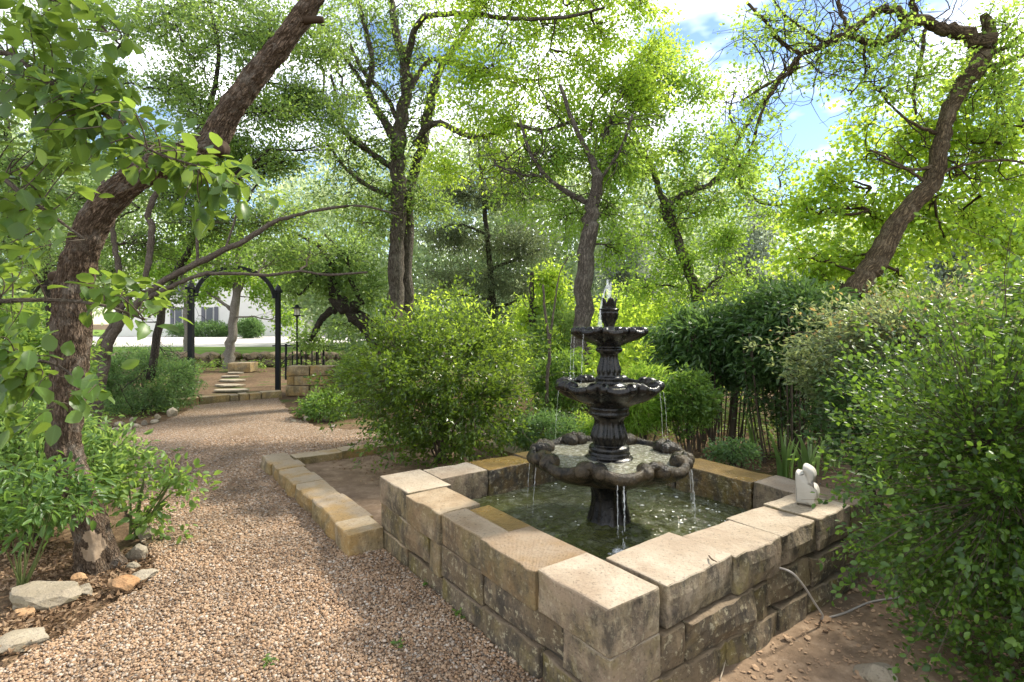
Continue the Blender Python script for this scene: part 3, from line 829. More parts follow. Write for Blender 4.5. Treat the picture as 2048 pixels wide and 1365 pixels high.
def disc_water(name, R, z, mat, amp, parent, seed):
    rr = np.linspace(0, R, 26)[:, None]; th = np.linspace(0, 2 * np.pi, 72, endpoint=False)[None]
    X, Y = FC[0] + rr * np.cos(th), FC[1] + rr * np.sin(th)
    Zz = z + (fbm(np.stack([X * 30, Y * 30, 0 * X], -1), seed) - 0.5) * amp
    V = np.stack([X, Y, Zz], -1).reshape(-1, 3)
    k = np.arange(25)[:, None] * 72; s = np.arange(72)[None]; s2 = (s + 1) % 72
    return add(name, V, np.stack([k + s, k + 72 + s, k + 72 + s2, k + s2], -1).reshape(-1, 4), mat, parent, smooth=True)
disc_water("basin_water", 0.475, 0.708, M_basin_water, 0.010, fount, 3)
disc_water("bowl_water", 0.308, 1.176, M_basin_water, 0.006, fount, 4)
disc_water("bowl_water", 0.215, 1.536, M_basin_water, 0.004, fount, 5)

def stream_mat():
    m, t, N, L = new_mat("falling_water")
    v = coords(N, L, (1, 1, 0.15), False)
    tr = N("ShaderNodeBsdfTransparent"); d = N("ShaderNodeBsdfPrincipled")
    d.inputs['Base Color'].default_value = (0.80, 0.82, 0.82, 1); d.inputs['Roughness'].default_value = 0.12; d.inputs['Specular IOR Level'].default_value = 0.8
    mx = N("ShaderNodeMixShader"); out = N("ShaderNodeOutputMaterial")
    L(maprange(N, L, noise(N, L, v, 60.0, 4, 0.6), 0.3, 0.75, 0.05, 0.5), mx.inputs[0])
    L(tr.outputs[0], mx.inputs[1]); L(d.outputs[0], mx.inputs[2]); L(mx.outputs[0], out.inputs[0])
    return m
M_stream = stream_mat()
def fall(name, p, out_dir, z0, z1, r0, r1, v0=0.12, n=26):
    """a thread of water leaving p along out_dir and falling from z0 to z1"""
    t = np.linspace(0, 1, n); zz_ = z0 + (z1 - z0) * t ** 1.6
    tt = np.sqrt(np.maximum(0, (z0 - zz_)) * 2 / 9.8)
    pts = np.c_[p[0] + out_dir[0] * v0 * tt, p[1] + out_dir[1] * v0 * tt, zz_]
    g_ = np.random.default_rng(int(abs(p[0] * 1e4)) % 9999); ac = Acc(); k_ = int(n * 0.84)
    pts[:, :2] += g_.normal(size=(n, 2)) * 0.0012
    ac.add(*tube(pts[:k_], np.linspace(r0, r1, n)[:k_] * g_.uniform(0.45, 1.3, k_), 7))
    for j_ in range(16):                                              # the thread breaks into drops
        q_ = k_ - 1 + (n - k_) * g_.uniform(0, 1); i_ = min(int(q_), n - 2); pp_ = pts[i_] + (pts[i_ + 1] - pts[i_]) * (q_ - i_)
        ac.add(ico(1)[0] * np.array((0.7, 0.7, g_.uniform(1.5, 4))) * r1 * g_.uniform(0.6, 1.2) + pp_ + np.append(g_.normal(size=2) * r1 * 1.2, 0), ico(1)[1])
    return add(name, *ac.get(), M_stream, fount, smooth=True, kind="stuff")
def on_rim(R, deg):
    a = math.radians(deg); return FC[0] + R * math.cos(a), FC[1] + R * math.sin(a), (math.cos(a), math.sin(a))
for R, deg, z0, z1, r0, r1, v0 in ((0.52, -91, 0.70, WATER_Z, 0.006, 0.004, 0.1), (0.52, -95, 0.70, WATER_Z, 0.004, 0.0025, 0.1), (0.52, -178, 0.70, WATER_Z, 0.002, 0.0015, 0.1),
                                   (0.53, -158, 0.69, WATER_Z, 0.0025, 0.0018, 0.1), (0.53, -2, 0.70, WATER_Z, 0.003, 0.0025, 0.1), (0.53, 2, 0.70, WATER_Z, 0.003, 0.0025, 0.1), (0.53, -30, 0.69, WATER_Z, 0.003, 0.003, 0.1),
                                   (0.345, -168, 1.16, 0.71, 0.002, 0.0014, 0.1), (0.345, -20, 1.16, 0.71, 0.002, 0.0015, 0.12), (0.345, 8, 1.16, 0.71, 0.0022, 0.0015, 0.12),
                                   (0.245, -140, 1.53, 1.18, 0.0025, 0.002, 0.1), (0.245, 170, 1.53, 1.18, 0.004, 0.003, 0.05), (0.245, 150, 1.53, 1.18, 0.004, 0.003, 0.05)):
    x, y, dd = on_rim(R, deg)
    fall("water_stream", (x, y), dd, z0, z1, r0, r1, v0)
for dx, top, w in ((-0.012, 1.885, 0.012), (0.012, 1.87, 0.010), (-0.002, 1.86, 0.007)):
    pts = [(FC[0] + dx * 0.3, FC[1], 1.70), (FC[0] + dx * 0.6, FC[1], 1.80), (FC[0] + dx, FC[1] - 0.005, top)]
    V, f = tube(pts, [w * 0.6, w, w * 0.5], 8, 12)
    add("water_jet", V, f, M_stream, fount, smooth=True)
for dx, x1, z1 in ((-0.02, -0.075, 1.55), (-0.012, -0.055, 1.56)):
    pts = [(FC[0] - 0.012, FC[1] - 0.01, 1.86), (FC[0] - 0.035, FC[1] - 0.015, 1.80), (FC[0] - 0.06, FC[1] - 0.02, 1.68), (FC[0] + x1, FC[1] - 0.02, z1)]
    V, f = tube(pts, [0.004, 0.006, 0.007, 0.010], 6, 14)
    add("water_jet", V, f, M_stream, fount, smooth=True)
# white churn where the front stream strikes the pool
acc = Acc()
for c in ((0.0, -0.565), (-0.03, -0.56)):
    for k in range(26):
        s = RNG.gamma(2, 0.004) + 0.003; a_ = RNG.uniform(0, 6.28); r_ = abs(RNG.normal(0, 0.035))
        acc.add(iv * s * np.array((1.3, 1.3, 0.7)) + np.array((FC[0] + c[0] + r_ * math.cos(a_), FC[1] + c[1] + r_ * math.sin(a_), WATER_Z + 0.003 + max(0, 0.02 - r_) * 0.8)), if_)
add("splash", *acc.get(), M_stream, fount, smooth=True, kind="stuff")

# ------------------------------------------------------------------ carved white figure on the rim
M_white = plain("white_carved_stone", (0.44, 0.415, 0.36), 0.65, 0.3, 0, 0.2, 9.0)
sp = np.array((1.79, 3.30, WALL_H + 0.004))
prof = catmull(np.array([(0.0, 0.0, 0), (0.060, 0.0, 0), (0.108, 0.004, 0), (0.118, 0.04, 0), (0.124, 0.085, 0), (0.112, 0.122, 0), (0.082, 0.140, 0), (0.070, 0.150, 0), (0.086, 0.160, 0), (0.104, 0.178, 0), (0.106, 0.205, 0),
                         (0.094, 0.232, 0), (0.066, 0.252, 0), (0.046, 0.256, 0), (0.040, 0.246, 0), (0.050, 0.230, 0), (0.042, 0.212, 0), (0.018, 0.206, 0), (0.002, 0.207, 0), (-0.002, 0.18, 0), (0.0, 0.1, 0), (0.0, 0.0, 0)]), 110)[:-1, :2]
e1 = unit(np.array((0.80, -0.60))); e2 = np.array((0.60, 0.80)); T = 0.11
n = len(prof); lay = []
for d_, s_ in ((0.0, 0.80), (0.006, 0.90), (0.02, 0.97), (T * 0.5, 1.0), (T - 0.02, 0.97), (T - 0.006, 0.90), (T, 0.80)):
    c_ = np.array((0.06, 0.12)); pl = c_ + (prof - c_) * s_; pl[:, 1] = np.maximum(pl[:, 1], 0)
    xy = sp[:2] + (pl[:, :1] - 0.06) * e1 + (d_ - T / 2) * e2
    lay.append(np.c_[xy, sp[2] + pl[:, 1] * 0.94])
V = np.vstack(lay); k = np.arange(6)[:, None] * n; s = np.arange(n)[None]; s2 = (s + 1) % n
q = np.stack([k + s, k + n + s, k + n + s2, k + s2], -1).reshape(-1, 4)
bmf = bmesh.new()
bv = [bmf.verts.new(v) for v in V]
for f in q: bmf.faces.new([bv[i] for i in f])
bmf.faces.new([bv[i] for i in range(n)]); bmf.faces.new([bv[6 * n + i] for i in reversed(range(n))])
bmesh.ops.triangulate(bmf, faces=[f for f in bmf.faces if len(f.verts) > 4]); bmesh.ops.recalc_face_normals(bmf, faces=bmf.faces[:])
fig = thing("bird_sculpture", "small white carved stone bird with curled head on the pool rim", "sculpture", sp)
bmf.verts.index_update()
Vb = np.array([v.co[:] for v in bmf.verts]); tris = np.array([[v.index for v in f.verts] for f in bmf.faces if len(f.verts) == 3]); quads = np.array([[v.index for v in f.verts] for f in bmf.faces if len(f.verts) == 4]); bmf.free()
add("body", Vb, [quads, tris], M_white, fig, smooth=True)
M_dark = plain("dark_glass_eye", (0.02, 0.02, 0.02), 0.3)
ec = np.append(sp[:2] + e1 * (0.11 - 0.06) + e2 * 0.0, sp[2] + 0.128)
add("eye", iv2 * 0.005 + ec + np.array((0.02, 0.0, 0.0)), if2, M_dark, fig, smooth=True)

# ------------------------------------------------------------------ pump cable
cp = [UV(0.04, k_to_v(1562), 0.335), UV(-0.045, k_to_v(1565), 0.33), UV(-0.07, k_to_v(1580), 0.25), UV(-0.075, k_to_v(1597), 0.15), UV(-0.09, k_to_v(1610), 0.06), G(1645, 1238, 0.018), G(1690, 1226, 0.014), G(1740, 1205, 0.014), G(1800, 1195, 0.014)]
V, f = tube(cp, 0.0055, 8, 60)
add("pump_cable", V, f, plain("grey_cable", (0.30, 0.27, 0.24), 0.55), smooth=True, label="thin grey cable running from the pool wall onto the soil", cat="cable")
M_drytwig = plain("dry_twig", (0.10, 0.065, 0.04), 0.8)
V, f = tube([G(1418, 1112, WALL_H + 0.014), G(1424, 1119, WALL_H + 0.022), G(1434, 1124, WALL_H + 0.014)], [0.004, 0.004, 0.002], 6, 8)
add("fallen_twig", V, f, M_drytwig, smooth=True, label="short dry twig lying on the front coping stone", cat="twig")
V, f = tube([G(1440, 1360, 0.012), G(1449, 1330, 0.03), G(1452, 1308, 0.03)], [0.003, 0.003, 0.002], 6, 8)
add("fallen_twig", V, f, plain("pale_twig", (0.40, 0.33, 0.24), 0.8), smooth=True, label="thin pale twig on the soil against the front pool wall", cat="twig")

# ------------------------------------------------------------------ low stone edging round the bed
edging = thing("stone_edging", "low sandstone edging framing the planting bed beside the pool", "edging", UV(LU + 1.4, 0.2))
E0 = A + eu * (LU - 0.10) + ev * (-0.24)
zs = [(0.0, 0.30, 0.17), (0.30, 0.98, 0.155), (0.98, 1.5, 0.15), (1.5, 1.82, 0.15), (1.82, 2.12, 0.145), (2.12, 2.42, 0.15), (2.42, 2.86, 0.14)]
for i, (a_, b_, h_) in enumerate(zs):
    stone(edging, "edging_stone", a_, b_, E0 + out_l * (0.015 if i == 0 else 0.0), eu, out_l, 0.255 + 0.02 * (i % 2), -0.05, h_, M_edge, hew=(0.006 if i == 0 else 0.016), setback=0.006 * (i % 3), r=0.01)
E1 = A + eu * (LU + 2.75)
for i, (a_, b_) in enumerate(((0.06, 0.58), (0.58, 1.25), (1.25, 1.75), (1.75, 2.4))):
    stone(edging, "edging_stone", a_, b_, E1, ev, eu, 0.24, -0.05, 0.115 + 0.006 * (i % 2), M_edge, hew=0.012, r=0.01)
E2 = A + ev * (LV + 0.05) + eu * LU
for i, (a_, b_) in enumerate(((0.02, 0.5), (0.5, 1.1), (1.1, 1.75), (1.75, 2.5))):
    stone(edging, "edging_stone", a_, b_, E2, eu, ev, 0.24, -0.05, 0.11 + 0.006 * (i % 2), M_edge, hew=0.012, r=0.01)

# ------------------------------------------------------------------ rocks
_rk = [0]
def rock(px, py, w, h, label, mat=None, d=None, flat=1.0, sub=3, parent=None, name="rock", hgt=0.0, cat="rock", group=None, shared=False):
    """rock standing on the ground at photo pixel (px, py = its foot), w x h photo pixels"""
    _rk[0] += 1; sd = _rk[0]
    g = G(px, py, hgt); sc_ = g[1] / F
    r = np.random.default_rng(sd)
    W_, H_ = w * sc_ * 0.40, h * sc_ * 0.50
    v = ico(sub)[0].copy()
    for _ in range(11):
        n_ = unit(r.normal(size=3)); dd = r.uniform(0.55, 0.85)
        ex = np.maximum(0, v @ n_ - dd); v = v - ex[:, None] * n_
    v = v * (1 + (fbm(v * 3 + sd * 5, sd) - 0.5)[:, None] * 0.35) * 1.18
    dp = W_ * r.uniform(0.6, 0.9) if d is None else d
    v = v * np.array((W_, dp, H_ * flat))
    a_ = r.uniform(-0.3, 0.3); c_, s_ = math.cos(a_), math.sin(a_)
    v[:, :2] = v[:, :2] @ np.array([[c_, s_], [-s_, c_]])
    c = g + np.array((0, dp * 0.8, H_ * 0.45))
    return add(name, v + c, ico(sub)[1], mat or M_rock, parent, smooth=False, origin=c, label=label, cat=cat, group=group)

for a_ in ((50, 1222, 180, 44, "long pale grey slab rock at the bed edge before the tree", M_rock), (38, 1240, 60, 22, "small orange rock in front of the long grey slab", M_rock_orange),
           (25, 1302, 110, 30, "pale pointed rock on the gravel at the left picture edge", M_rock), (152, 1198, 50, 32, "cream rounded rock just right of the long grey slab", M_rock),
           (234, 1190, 74, 34, "tan orange wedge rock on the gravel before the leaning trunk", M_rock_orange), (274, 1168, 62, 30, "white pitted rock behind the tan wedge rock", M_rock),
           (262, 1124, 48, 38, "mossy rock touching the right side of the leaning trunk base", M_rock), (262, 1142, 32, 18, "small white rock below the mossy rock by the trunk", M_rock),
           (150, 1168, 30, 22, "small brown rock on leaf litter left of the trunk base", M_rock_orange), (285, 1085, 40, 34, "dim rock half hidden in the leafy weed behind the trunk", M_rock),
           (1768, 1372, 95, 40, "flat pale slab on the soil under the large boxwood", M_rock)):
    rock(*a_[:5], mat=a_[5])
bed_rocks = [(341, 833, 26, 20), (313, 839, 15, 15), (307, 848, 20, 11), (287, 850, 15, 12), (270, 858, 22, 15), (263, 846, 17, 13), (252, 862, 18, 11), (233, 853, 28, 11), (228, 864, 24, 10),
             (246, 871, 18, 10), (231, 873, 17, 9), (208, 853, 20, 13), (198, 863, 28, 14), (184, 873, 16, 12), (199, 877, 16, 10), (213, 875, 12, 8)]
for i, a_ in enumerate(bed_rocks):
    rank = sorted(range(len(bed_rocks)), key=lambda k: bed_rocks[k][0]).index(i)
    nth = ("leftmost", "second", "third", "fourth", "fifth", "sixth", "seventh", "eighth", "ninth", "tenth", "eleventh", "twelfth", "thirteenth", "fourteenth", "fifteenth")
    lab = "largest pitted block ending the rock row below the feathery shrub" if i == 0 else f"{nth[rank]} rock{'' if rank == 0 else ' from the left'} in the row below the feathery shrub"
    rock(*a_, lab, sub=2, group="rocks edging the left bed")
for a_ in ((592, 836, 17, 15, "ochre rock at the path edge near the arch", M_rock_orange), (611, 842, 17, 14, "white round rock at the path edge near the arch", M_rock), (586, 845, 16, 6, "flat pale rock lying on gravel near the arch", M_rock),
           (650, 843, 28, 16, "tan slanted slab rock under the bright shrub by the arch", M_rock), (606, 826, 15, 10, "brown rock behind the ochre rock near the arch", M_rock), (664, 855, 16, 7, "low grey rock at the gravel edge under the bright shrub", M_rock)):
    rock(*a_[:5], mat=a_[5], sub=2)

# ------------------------------------------------------------------ arch, its step, stepping stones
AL = np.array(((382 - CX) / F * 10.9, 10.9)); AR = np.array(((556 - CX) / F * 12.1, 12.1))
arch = thing("garden_arch", "black iron garden arch with capped posts at the path end", "arch", (*(AL + AR) / 2, 0))
for p in (AL, AR):
    a = Acc(); a.add(*box((p[0], p[1], 1.13), (0.092, 0.092, 2.30)))
    post = add("post", *a.get(), M_iron, arch)
    a = Acc(); a.add(*box((p[0], p[1], 2.29), (0.15, 0.15, 0.05)))
    pr = np.array([(0.085, 2.315), (0.075, 2.34), (0.05, 2.40), (0.012, 2.455), (0.0, 2.46)])
    a.add(*lathe((p[0], p[1], 0), pr, 4))
    add("post_cap", *a.get(), M_iron, post)
mid = (AL + AR) / 2; ed = unit(AR - AL); hs = np.linalg.norm(AR - AL) / 2 - 0.05
a = Acc(); th = np.linspace(0, math.pi, 40)
nrm2 = np.array((-ed[1], ed[0]))
ring = []
for rr_, zz_ in ((hs, 0.66), (hs - 0.075, 0.585)):
    for off in (-0.03, 0.03):
        c2 = mid + nrm2 * off
        ring.append(np.c_[c2[0] + ed[0] * rr_ * np.cos(th), c2[1] + ed[1] * rr_ * np.cos(th), 2.14 + zz_ * np.sin(th)])
V = np.vstack(ring); n = 40; i = np.arange(n - 1)
qs = [np.stack([a0 * n + i, a0 * n + i + 1, b0 * n + i + 1, b0 * n + i], -1) for a0, b0 in ((0, 1), (1, 3), (3, 2), (2, 0))]
add("arch_band", V, np.concatenate(qs), M_iron, arch)
step = thing("path_edging", "row of squared edging stones closing the gravel under the arch", "edging", (*(AL + AR) / 2, 0))
S0 = G(330, 815)[:2]; S1 = G(566, 796)[:2]; es = unit(S1 - S0); Ls = np.linalg.norm(S1 - S0); no = np.array((es[1], -es[0]))
cut = [0, 0.27, 0.52, 0.60, 0.69, 0.80, 1.0]
for i in range(6):
    stone(step, "edging_stone", cut[i] * Ls, cut[i + 1] * Ls, S0, es, no, 0.25, -0.04, 0.14 + 0.01 * (i % 2), M_edge, hew=0.01, setback=0.01 * (i % 2), gap=0.02)
ords = ("lowest and widest", "second", "third", "fourth", "farthest")
for i, (px, py, w) in enumerate(((470, 783, 72), (462, 773, 62), (461, 763, 54), (464, 755, 38), (470, 748, 38))):
    g = G(px, py); s = g[1] / F
    v = ico(3)[0].copy(); r = np.random.default_rng(90 + i)
    for _ in range(9):
        n_ = unit(np.append(r.normal(size=2), 0.0)); ex = np.maximum(0, v @ n_ - r.uniform(0.6, 0.85)); v = v - ex[:, None] * n_
    v[:, 2] = np.clip(v[:, 2], -0.3, 0.3)
    v = v * np.array((w * s / 2 * 1.15, w * s / 2 * 0.62, 0.07))
    add("stepping_stone", v + g + np.array((0, 0, 0.025)), ico(3)[1], M_rock, origin=g, label=f"{ords[i]} flat stepping stone beyond the arch", cat="stepping stone", group="stepping stones beyond the arch")
bench = thing("stone_bench", "squared pale stone block seat by the slim trunk beyond the arch", "bench", G(478, 744))
gb = G(455, 745)[:2]
stone(bench, "stone_block", 0, 0.74, gb, (1, 0), (0, -1), 0.55, 0.0, 0.30, M_edge, hew=0.015)
pillar = thing("block_wall", "short retaining wall of squared yellow sandstone blocks right of the arch", "wall", G(617, 792))
gp = G(570, 793)[:2]; s = gp[1] / F
for z0, z1, cuts in ((0.44, 0.66, (0.02, 0.53, 1.06)), (0.23, 0.44, (0.02, 0.19, 0.74, 1.0)), (0.0, 0.23, (0.0, 0.52, 1.04))):
    for a_, b_ in zip(cuts[:-1], cuts[1:]):
        stone(pillar, "stone_block", a_, b_, gp, (1, 0), (0, -1), 0.35, z0, z1, M_edge, hew=0.014, gap=0.022)

# dry stone terrace wall
dsw = thing("dry_stone_wall", "low dry stone wall holding up the lawn terrace", "wall", (-8, 20, 0))
r = np.random.default_rng(4)
for x in np.arange(-15.2, -2.0, 0.36):
    for lvl in (0, 1):
        _rk[0] += 1
        v = ico(2)[0].copy()
        for _ in range(9):
            n_ = unit(r.normal(size=3)); ex = np.maximum(0, v @ n_ - r.uniform(0.55, 0.85)); v = v - ex[:, None] * n_
        v = v * np.array((r.uniform(0.2, 0.3), 0.22, r.uniform(0.14, 0.19))) * 1.15
        c = np.array((x + r.normal(0, 0.05), 20.0 + r.normal(0, 0.06), 0.12 + lvl * 0.25))
        add("stone", v + c, ico(2)[1], M_sand_rough, dsw, origin=c)

# ------------------------------------------------------------------ railing, lantern
rail = thing("iron_railing", "black wrought iron railing with hoops beyond the block wall", "railing", P(610, 735, 14.0))
def RP(px, py): return P(px, py, 14.0)
add("top_rail", *tube([RP(545, 692), RP(652, 692)], 0.022, 6), M_iron, rail)
for px, y1 in ((572, 745), (647, 745)):
    add("post", *tube([RP(px, 688), RP(px, 760)], 0.03, 6), M_iron, rail)
for px in (603, 633): add("baluster", *tube([RP(px, 700), RP(px, 758)], 0.018, 6), M_iron, rail)
for x0, x1 in ((585, 602), (612, 624), (636, 646)):
    xc, hw = (x0 + x1) / 2, (x1 - x0) / 2
    pts = [RP(x0, 755)] + [RP(xc - hw * math.cos(t_), 702 - hw * math.sin(t_)) for t_ in np.linspace(0, math.pi, 9)] + [RP(x1, 755)]
    add("hoop", *tube(pts, 0.016, 6), M_iron, rail)
pts = [RP(647, 692)] + [RP(654 + (5.5 - k * 0.28) * math.cos(t_), 697.5 + (5.5 - k * 0.28) * math.sin(t_)) for k, t_ in enumerate(np.linspace(-1.57, 5.5, 16))]
add("scroll", *tube(pts, 0.016, 6), M_iron, rail)
add("lower_scroll", *tube([RP(570, 720), RP(566, 724), RP(561, 728), RP(560, 740)], 0.016, 6, 14), M_iron, rail)

LZ = 13.0
lan = thing("post_lantern", "black lantern with wide flat cap and pale glass beside the arch", "lantern", P(594, 760, LZ))
def LP(px, py): return P(px, py, LZ)
c0 = LP(594, 0); su = LZ / F
def zz(py): return EYE - (py - HY) * su
add("cap", *lathe((c0[0], LZ, 0), [(0.0, zz(609)), (0.04, zz(611)), (0.06, zz(614)), (0.155, zz(616.5)), (0.155, zz(617.5)), (0.03, zz(617))], 24), M_iron, lan, smooth=False)
m_gl, t_, N_, L_ = new_mat("frosted_lantern_glass"); finish(t_, N_, L_, (0.75, 0.70, 0.58), 0.3, None, 0.5)
add("glass", *lathe((c0[0], LZ, 0), [(0.062, zz(617.5)), (0.062, zz(631)), (0.0, zz(631))], 4), m_gl, lan)
for k in range(4):
    a_ = k * math.pi / 2
    add("frame_bar", *tube([(c0[0] + 0.066 * math.cos(a_), LZ + 0.066 * math.sin(a_), zz(617)), (c0[0] + 0.066 * math.cos(a_), LZ + 0.066 * math.sin(a_), zz(631))], 0.008, 5), M_iron, lan)
add("base", *lathe((c0[0], LZ, 0), [(0.0, zz(630.5)), (0.09, zz(630.5)), (0.09, zz(632)), (0.03, zz(634)), (0.02, zz(637)), (0.0, zz(637))], 20), M_iron, lan)
add("pole", *tube([(c0[0], LZ, zz(636)), (c0[0], LZ, 0.0)], 0.022, 8), M_iron, lan)

# ------------------------------------------------------------------ white house, fence, barbecue, far eave
M_wall = plain("white_brick", (0.62, 0.60, 0.57), 0.85, 0.2, 0, 0.04, 3.0)
M_roof = plain("grey_shingle", (0.14, 0.13, 0.125), 0.9)
M_glass = plain("dark_window_glass", (0.03, 0.04, 0.06), 0.1, 0.6)
M_shut = plain("slate_shutter", (0.10, 0.10, 0.12), 0.6)
HZ = 47.0; hs_ = HZ / F
def HX(px): return (px - CX) * hs_
def Hh(py): return EYE - (py - HY) * hs_
house = thing("white_house", "white painted brick house with dark shutters beyond the drive", "house", (HX(480), HZ, LAWN_H))
x0, x1 = HX(230), HX(640)
add("wall", *box(((x0 + x1) / 2, HZ + 5, 3.4), (x1 - x0, 10, 6.0)), M_wall, house)
a = Acc(); a.add(np.array([(x0 - .6, HZ - .6, 6.3), (x1 + .6, HZ - .6, 6.3), (x1 + .6, HZ + 10.6, 6.3), (x0 - .6, HZ + 10.6, 6.3), (x0 + 4, HZ + 5, 9.3), (x1 - 4, HZ + 5, 9.3)]), [np.array([[0, 1, 5, 4], [2, 3, 4, 5]]), np.array([[1, 2, 5], [3, 0, 4]])])
add("roof", *a.get(), M_roof, house)
for xl, xr in ((412, 428), (350, 366), (560, 576)):
    for top, bot in ((614, 649), (556, 590)):
        w = add("window", *box((HX((xl + xr) / 2), HZ - 0.02, Hh((top + bot) / 2)), ((xr - xl) * hs_, 0.10, (bot - top) * hs_)), M_wall, house)
        add("pane", *box((HX((xl + xr) / 2), HZ - 0.06, Hh((top + bot) / 2)), ((xr - xl) * hs_ - 0.12, 0.08, (bot - top) * hs_ - 0.12)), M_glass, w)
        for xs in (xl - 8, xr + 2):
            add("shutter", *box((HX(xs + 3.2), HZ - 0.05, Hh((top + bot) / 2)), (7.0 * hs_, 0.08, (bot - top) * hs_)), M_shut, house)
M_fence = plain("grey_fence_wood", (0.34, 0.32, 0.31), 0.9)
fence = thing("plank_fence", "grey upright plank fence behind the far lawn", "fence", P(715, 676, 44))
a = Acc()
fx = np.arange(HX(640), HX(1000), 0.155)
for k, x in enumerate(fx): a.add(*box((x, 44 + 0.01 * (k % 2), LAWN_H + 0.75 + 0.02 * (k % 3)), (0.145, 0.03, 1.5)))
add("planks", *a.get(), M_fence, fence, kind="stuff")
for z in (0.8, 1.6): add("fence_rail", *box(((fx[0] + fx[-1]) / 2, 44.06, z), (fx[-1] - fx[0], 0.05, 0.1)), M_fence, fence)
bbq = thing("kettle_barbecue", "grey domed kettle barbecue on the far drive under the leaning oak", "barbecue", P(668, 690, 31))
c = P(668, 662, 31); M_lid = plain("grey_enamel", (0.10, 0.11, 0.14), 0.35, 0.5)
add("lid", *lathe((c[0], c[1], c[2]), smooth_prof([(0.0, 0.32), (0.15, 0.30), (0.25, 0.2), (0.29, 0.04), (0.29, 0.0)], 12), 20), M_lid, bbq, smooth=True)
add("bowl", *lathe((c[0], c[1], c[2]), smooth_prof([(0.29, -0.01), (0.27, -0.12), (0.18, -0.22), (0.0, -0.26)], 10), 20), M_lid, bbq, smooth=True)
for k in range(3):
    a_ = k * 2.094 + 0.4
    add("leg", *tube([(c[0] + 0.15 * math.cos(a_), c[1] + 0.15 * math.sin(a_), c[2] - 0.18), (c[0] + 0.3 * math.cos(a_), c[1] + 0.3 * math.sin(a_), LAWN_H)], 0.015, 6), M_iron, bbq)
house2 = thing("cream_cottage", "cream house with pale eave glimpsed above the large boxwood", "house", P(2060, 700, 30))
c = P(2100, 556, 30); M_cream = plain("cream_render", (0.60, 0.50, 0.34), 0.8)
add("wall", *box((c[0] + 0.6, c[1] + 4, 1.9), (5.0, 8, 4.0)), M_cream, house2)
ez = P(2000, 556, 30)[2]; xl = P(1985, 0, 30)[0]
a = Acc(); a.add(np.array([(xl, 29.4, ez), (xl + 7, 29.4, ez), (xl + 7, 38.5, ez), (xl, 38.5, ez), (xl + 2.6, 33, ez + 0.5), (xl + 6, 33, ez + 0.5), (xl, 29.4, ez - 0.22), (xl + 7, 29.4, ez - 0.22), (xl, 38.5, ez - 0.22), (xl + 7, 38.5, ez - 0.22)]),
                     [np.array([[0, 1, 5, 4], [2, 3, 4, 5], [0, 6, 7, 1], [0, 3, 8, 6], [6, 8, 9, 7]]), np.array([[1, 2, 5], [3, 0, 4]])])
add("roof", *a.get(), plain("pale_eave", (0.62, 0.58, 0.52), 0.7), house2)
# garden uplight disc on the mulch
g = G(1358, 862); add("garden_light", *lathe((g[0], g[1], 0), [(0.10, 0.0), (0.10, 0.03), (0.07, 0.045), (0.03, 0.05), (0.0, 0.045)], 20), M_iron, smooth=False, origin=g, label="round black ground light on the mulch behind the fountain", cat="light")

# chips of stone on the soil by the boxwood
M_chip = stone_mat("stone_chip", (0.42, 0.30, 0.20), (0.32, 0.21, 0.13), (0.22, 0.14, 0.085), fk=0.1, olive=0.0, dark=0.2, lich=0.0)
acc = Acc(); n = 4200
cp = np.stack([RNG.uniform(0.55, 3.2, n), RNG.uniform(1.6, 3.6, n)], -1)
cp = cp[~in_pool(cp, 0.02) & ((cp - A) @ eu < -0.02)]
for c in cp:
    s = RNG.gamma(1.5, 0.0028) + 0.002
    nn = unit(RNG.normal(size=3) * np.array((0.4, 0.4, 0)) + np.array((0, 0, 1.0)))
    a_ = RNG.uniform(0, 6.28); S_, D_, N2 = frames(np.array((math.cos(a_), math.sin(a_), 0.0)), nn)
    v = ico(1)[0] * np.array((1.5, 1.0, 0.35)) * s
    acc.add(v[:, :1] * S_ + v[:, 1:2] * D_ + v[:, 2:3] * N2 + np.array((c[0], c[1], 0.010 + s * 0.2)), ico(1)[1])
add("stone_chips", *acc.get(), M_chip, kind="stuff", label="small tan stone chips strewn over the bare soil")

# ================================================================== plants
T_DIA = (np.array([(0, 0, 0), (.5, .42, .10), (0, 1, -.06), (-.5, .42, .10)], float), np.array([[0, 1, 2], [0, 2, 3]]))
T_OVAL = (np.array([(0, 0, 0), (0, .3, -.02), (0, .65, -.03), (0, 1, -.10), (.34, .18, .05), (.5, .48, .07), (.32, .82, .01), (-.34, .18, .05), (-.5, .48, .07), (-.32, .82, .01)], float),
          np.array([[0, 4, 1], [1, 4, 5], [1, 5, 2], [2, 5, 6], [2, 6, 3], [0, 1, 7], [1, 8, 7], [1, 2, 8], [2, 9, 8], [2, 3, 9]]))
T_HEX = (np.array([(0, 0, 0), (.40, .25, .06), (.46, .62, .06), (0, 1, -.08), (-.46, .62, .06), (-.40, .25, .06)], float), np.array([[0, 1, 2, 3], [0, 3, 4, 5]]))
_lob = [(0, 0), (.12, .12), (.5, .22), (.28, .42), (.55, .62), (.22, .72), (0, 1), (-.22, .72), (-.55, .62), (-.28, .42), (-.5, .22), (-.12, .12)]
T_LOBE = (np.array([(0, .4, -.04)] + [(x, y, .25 * abs(x) - .12 * y * y) for x, y in _lob]), np.array([[0, i + 1, (i + 1) % 12 + 1] for i in range(12)]))

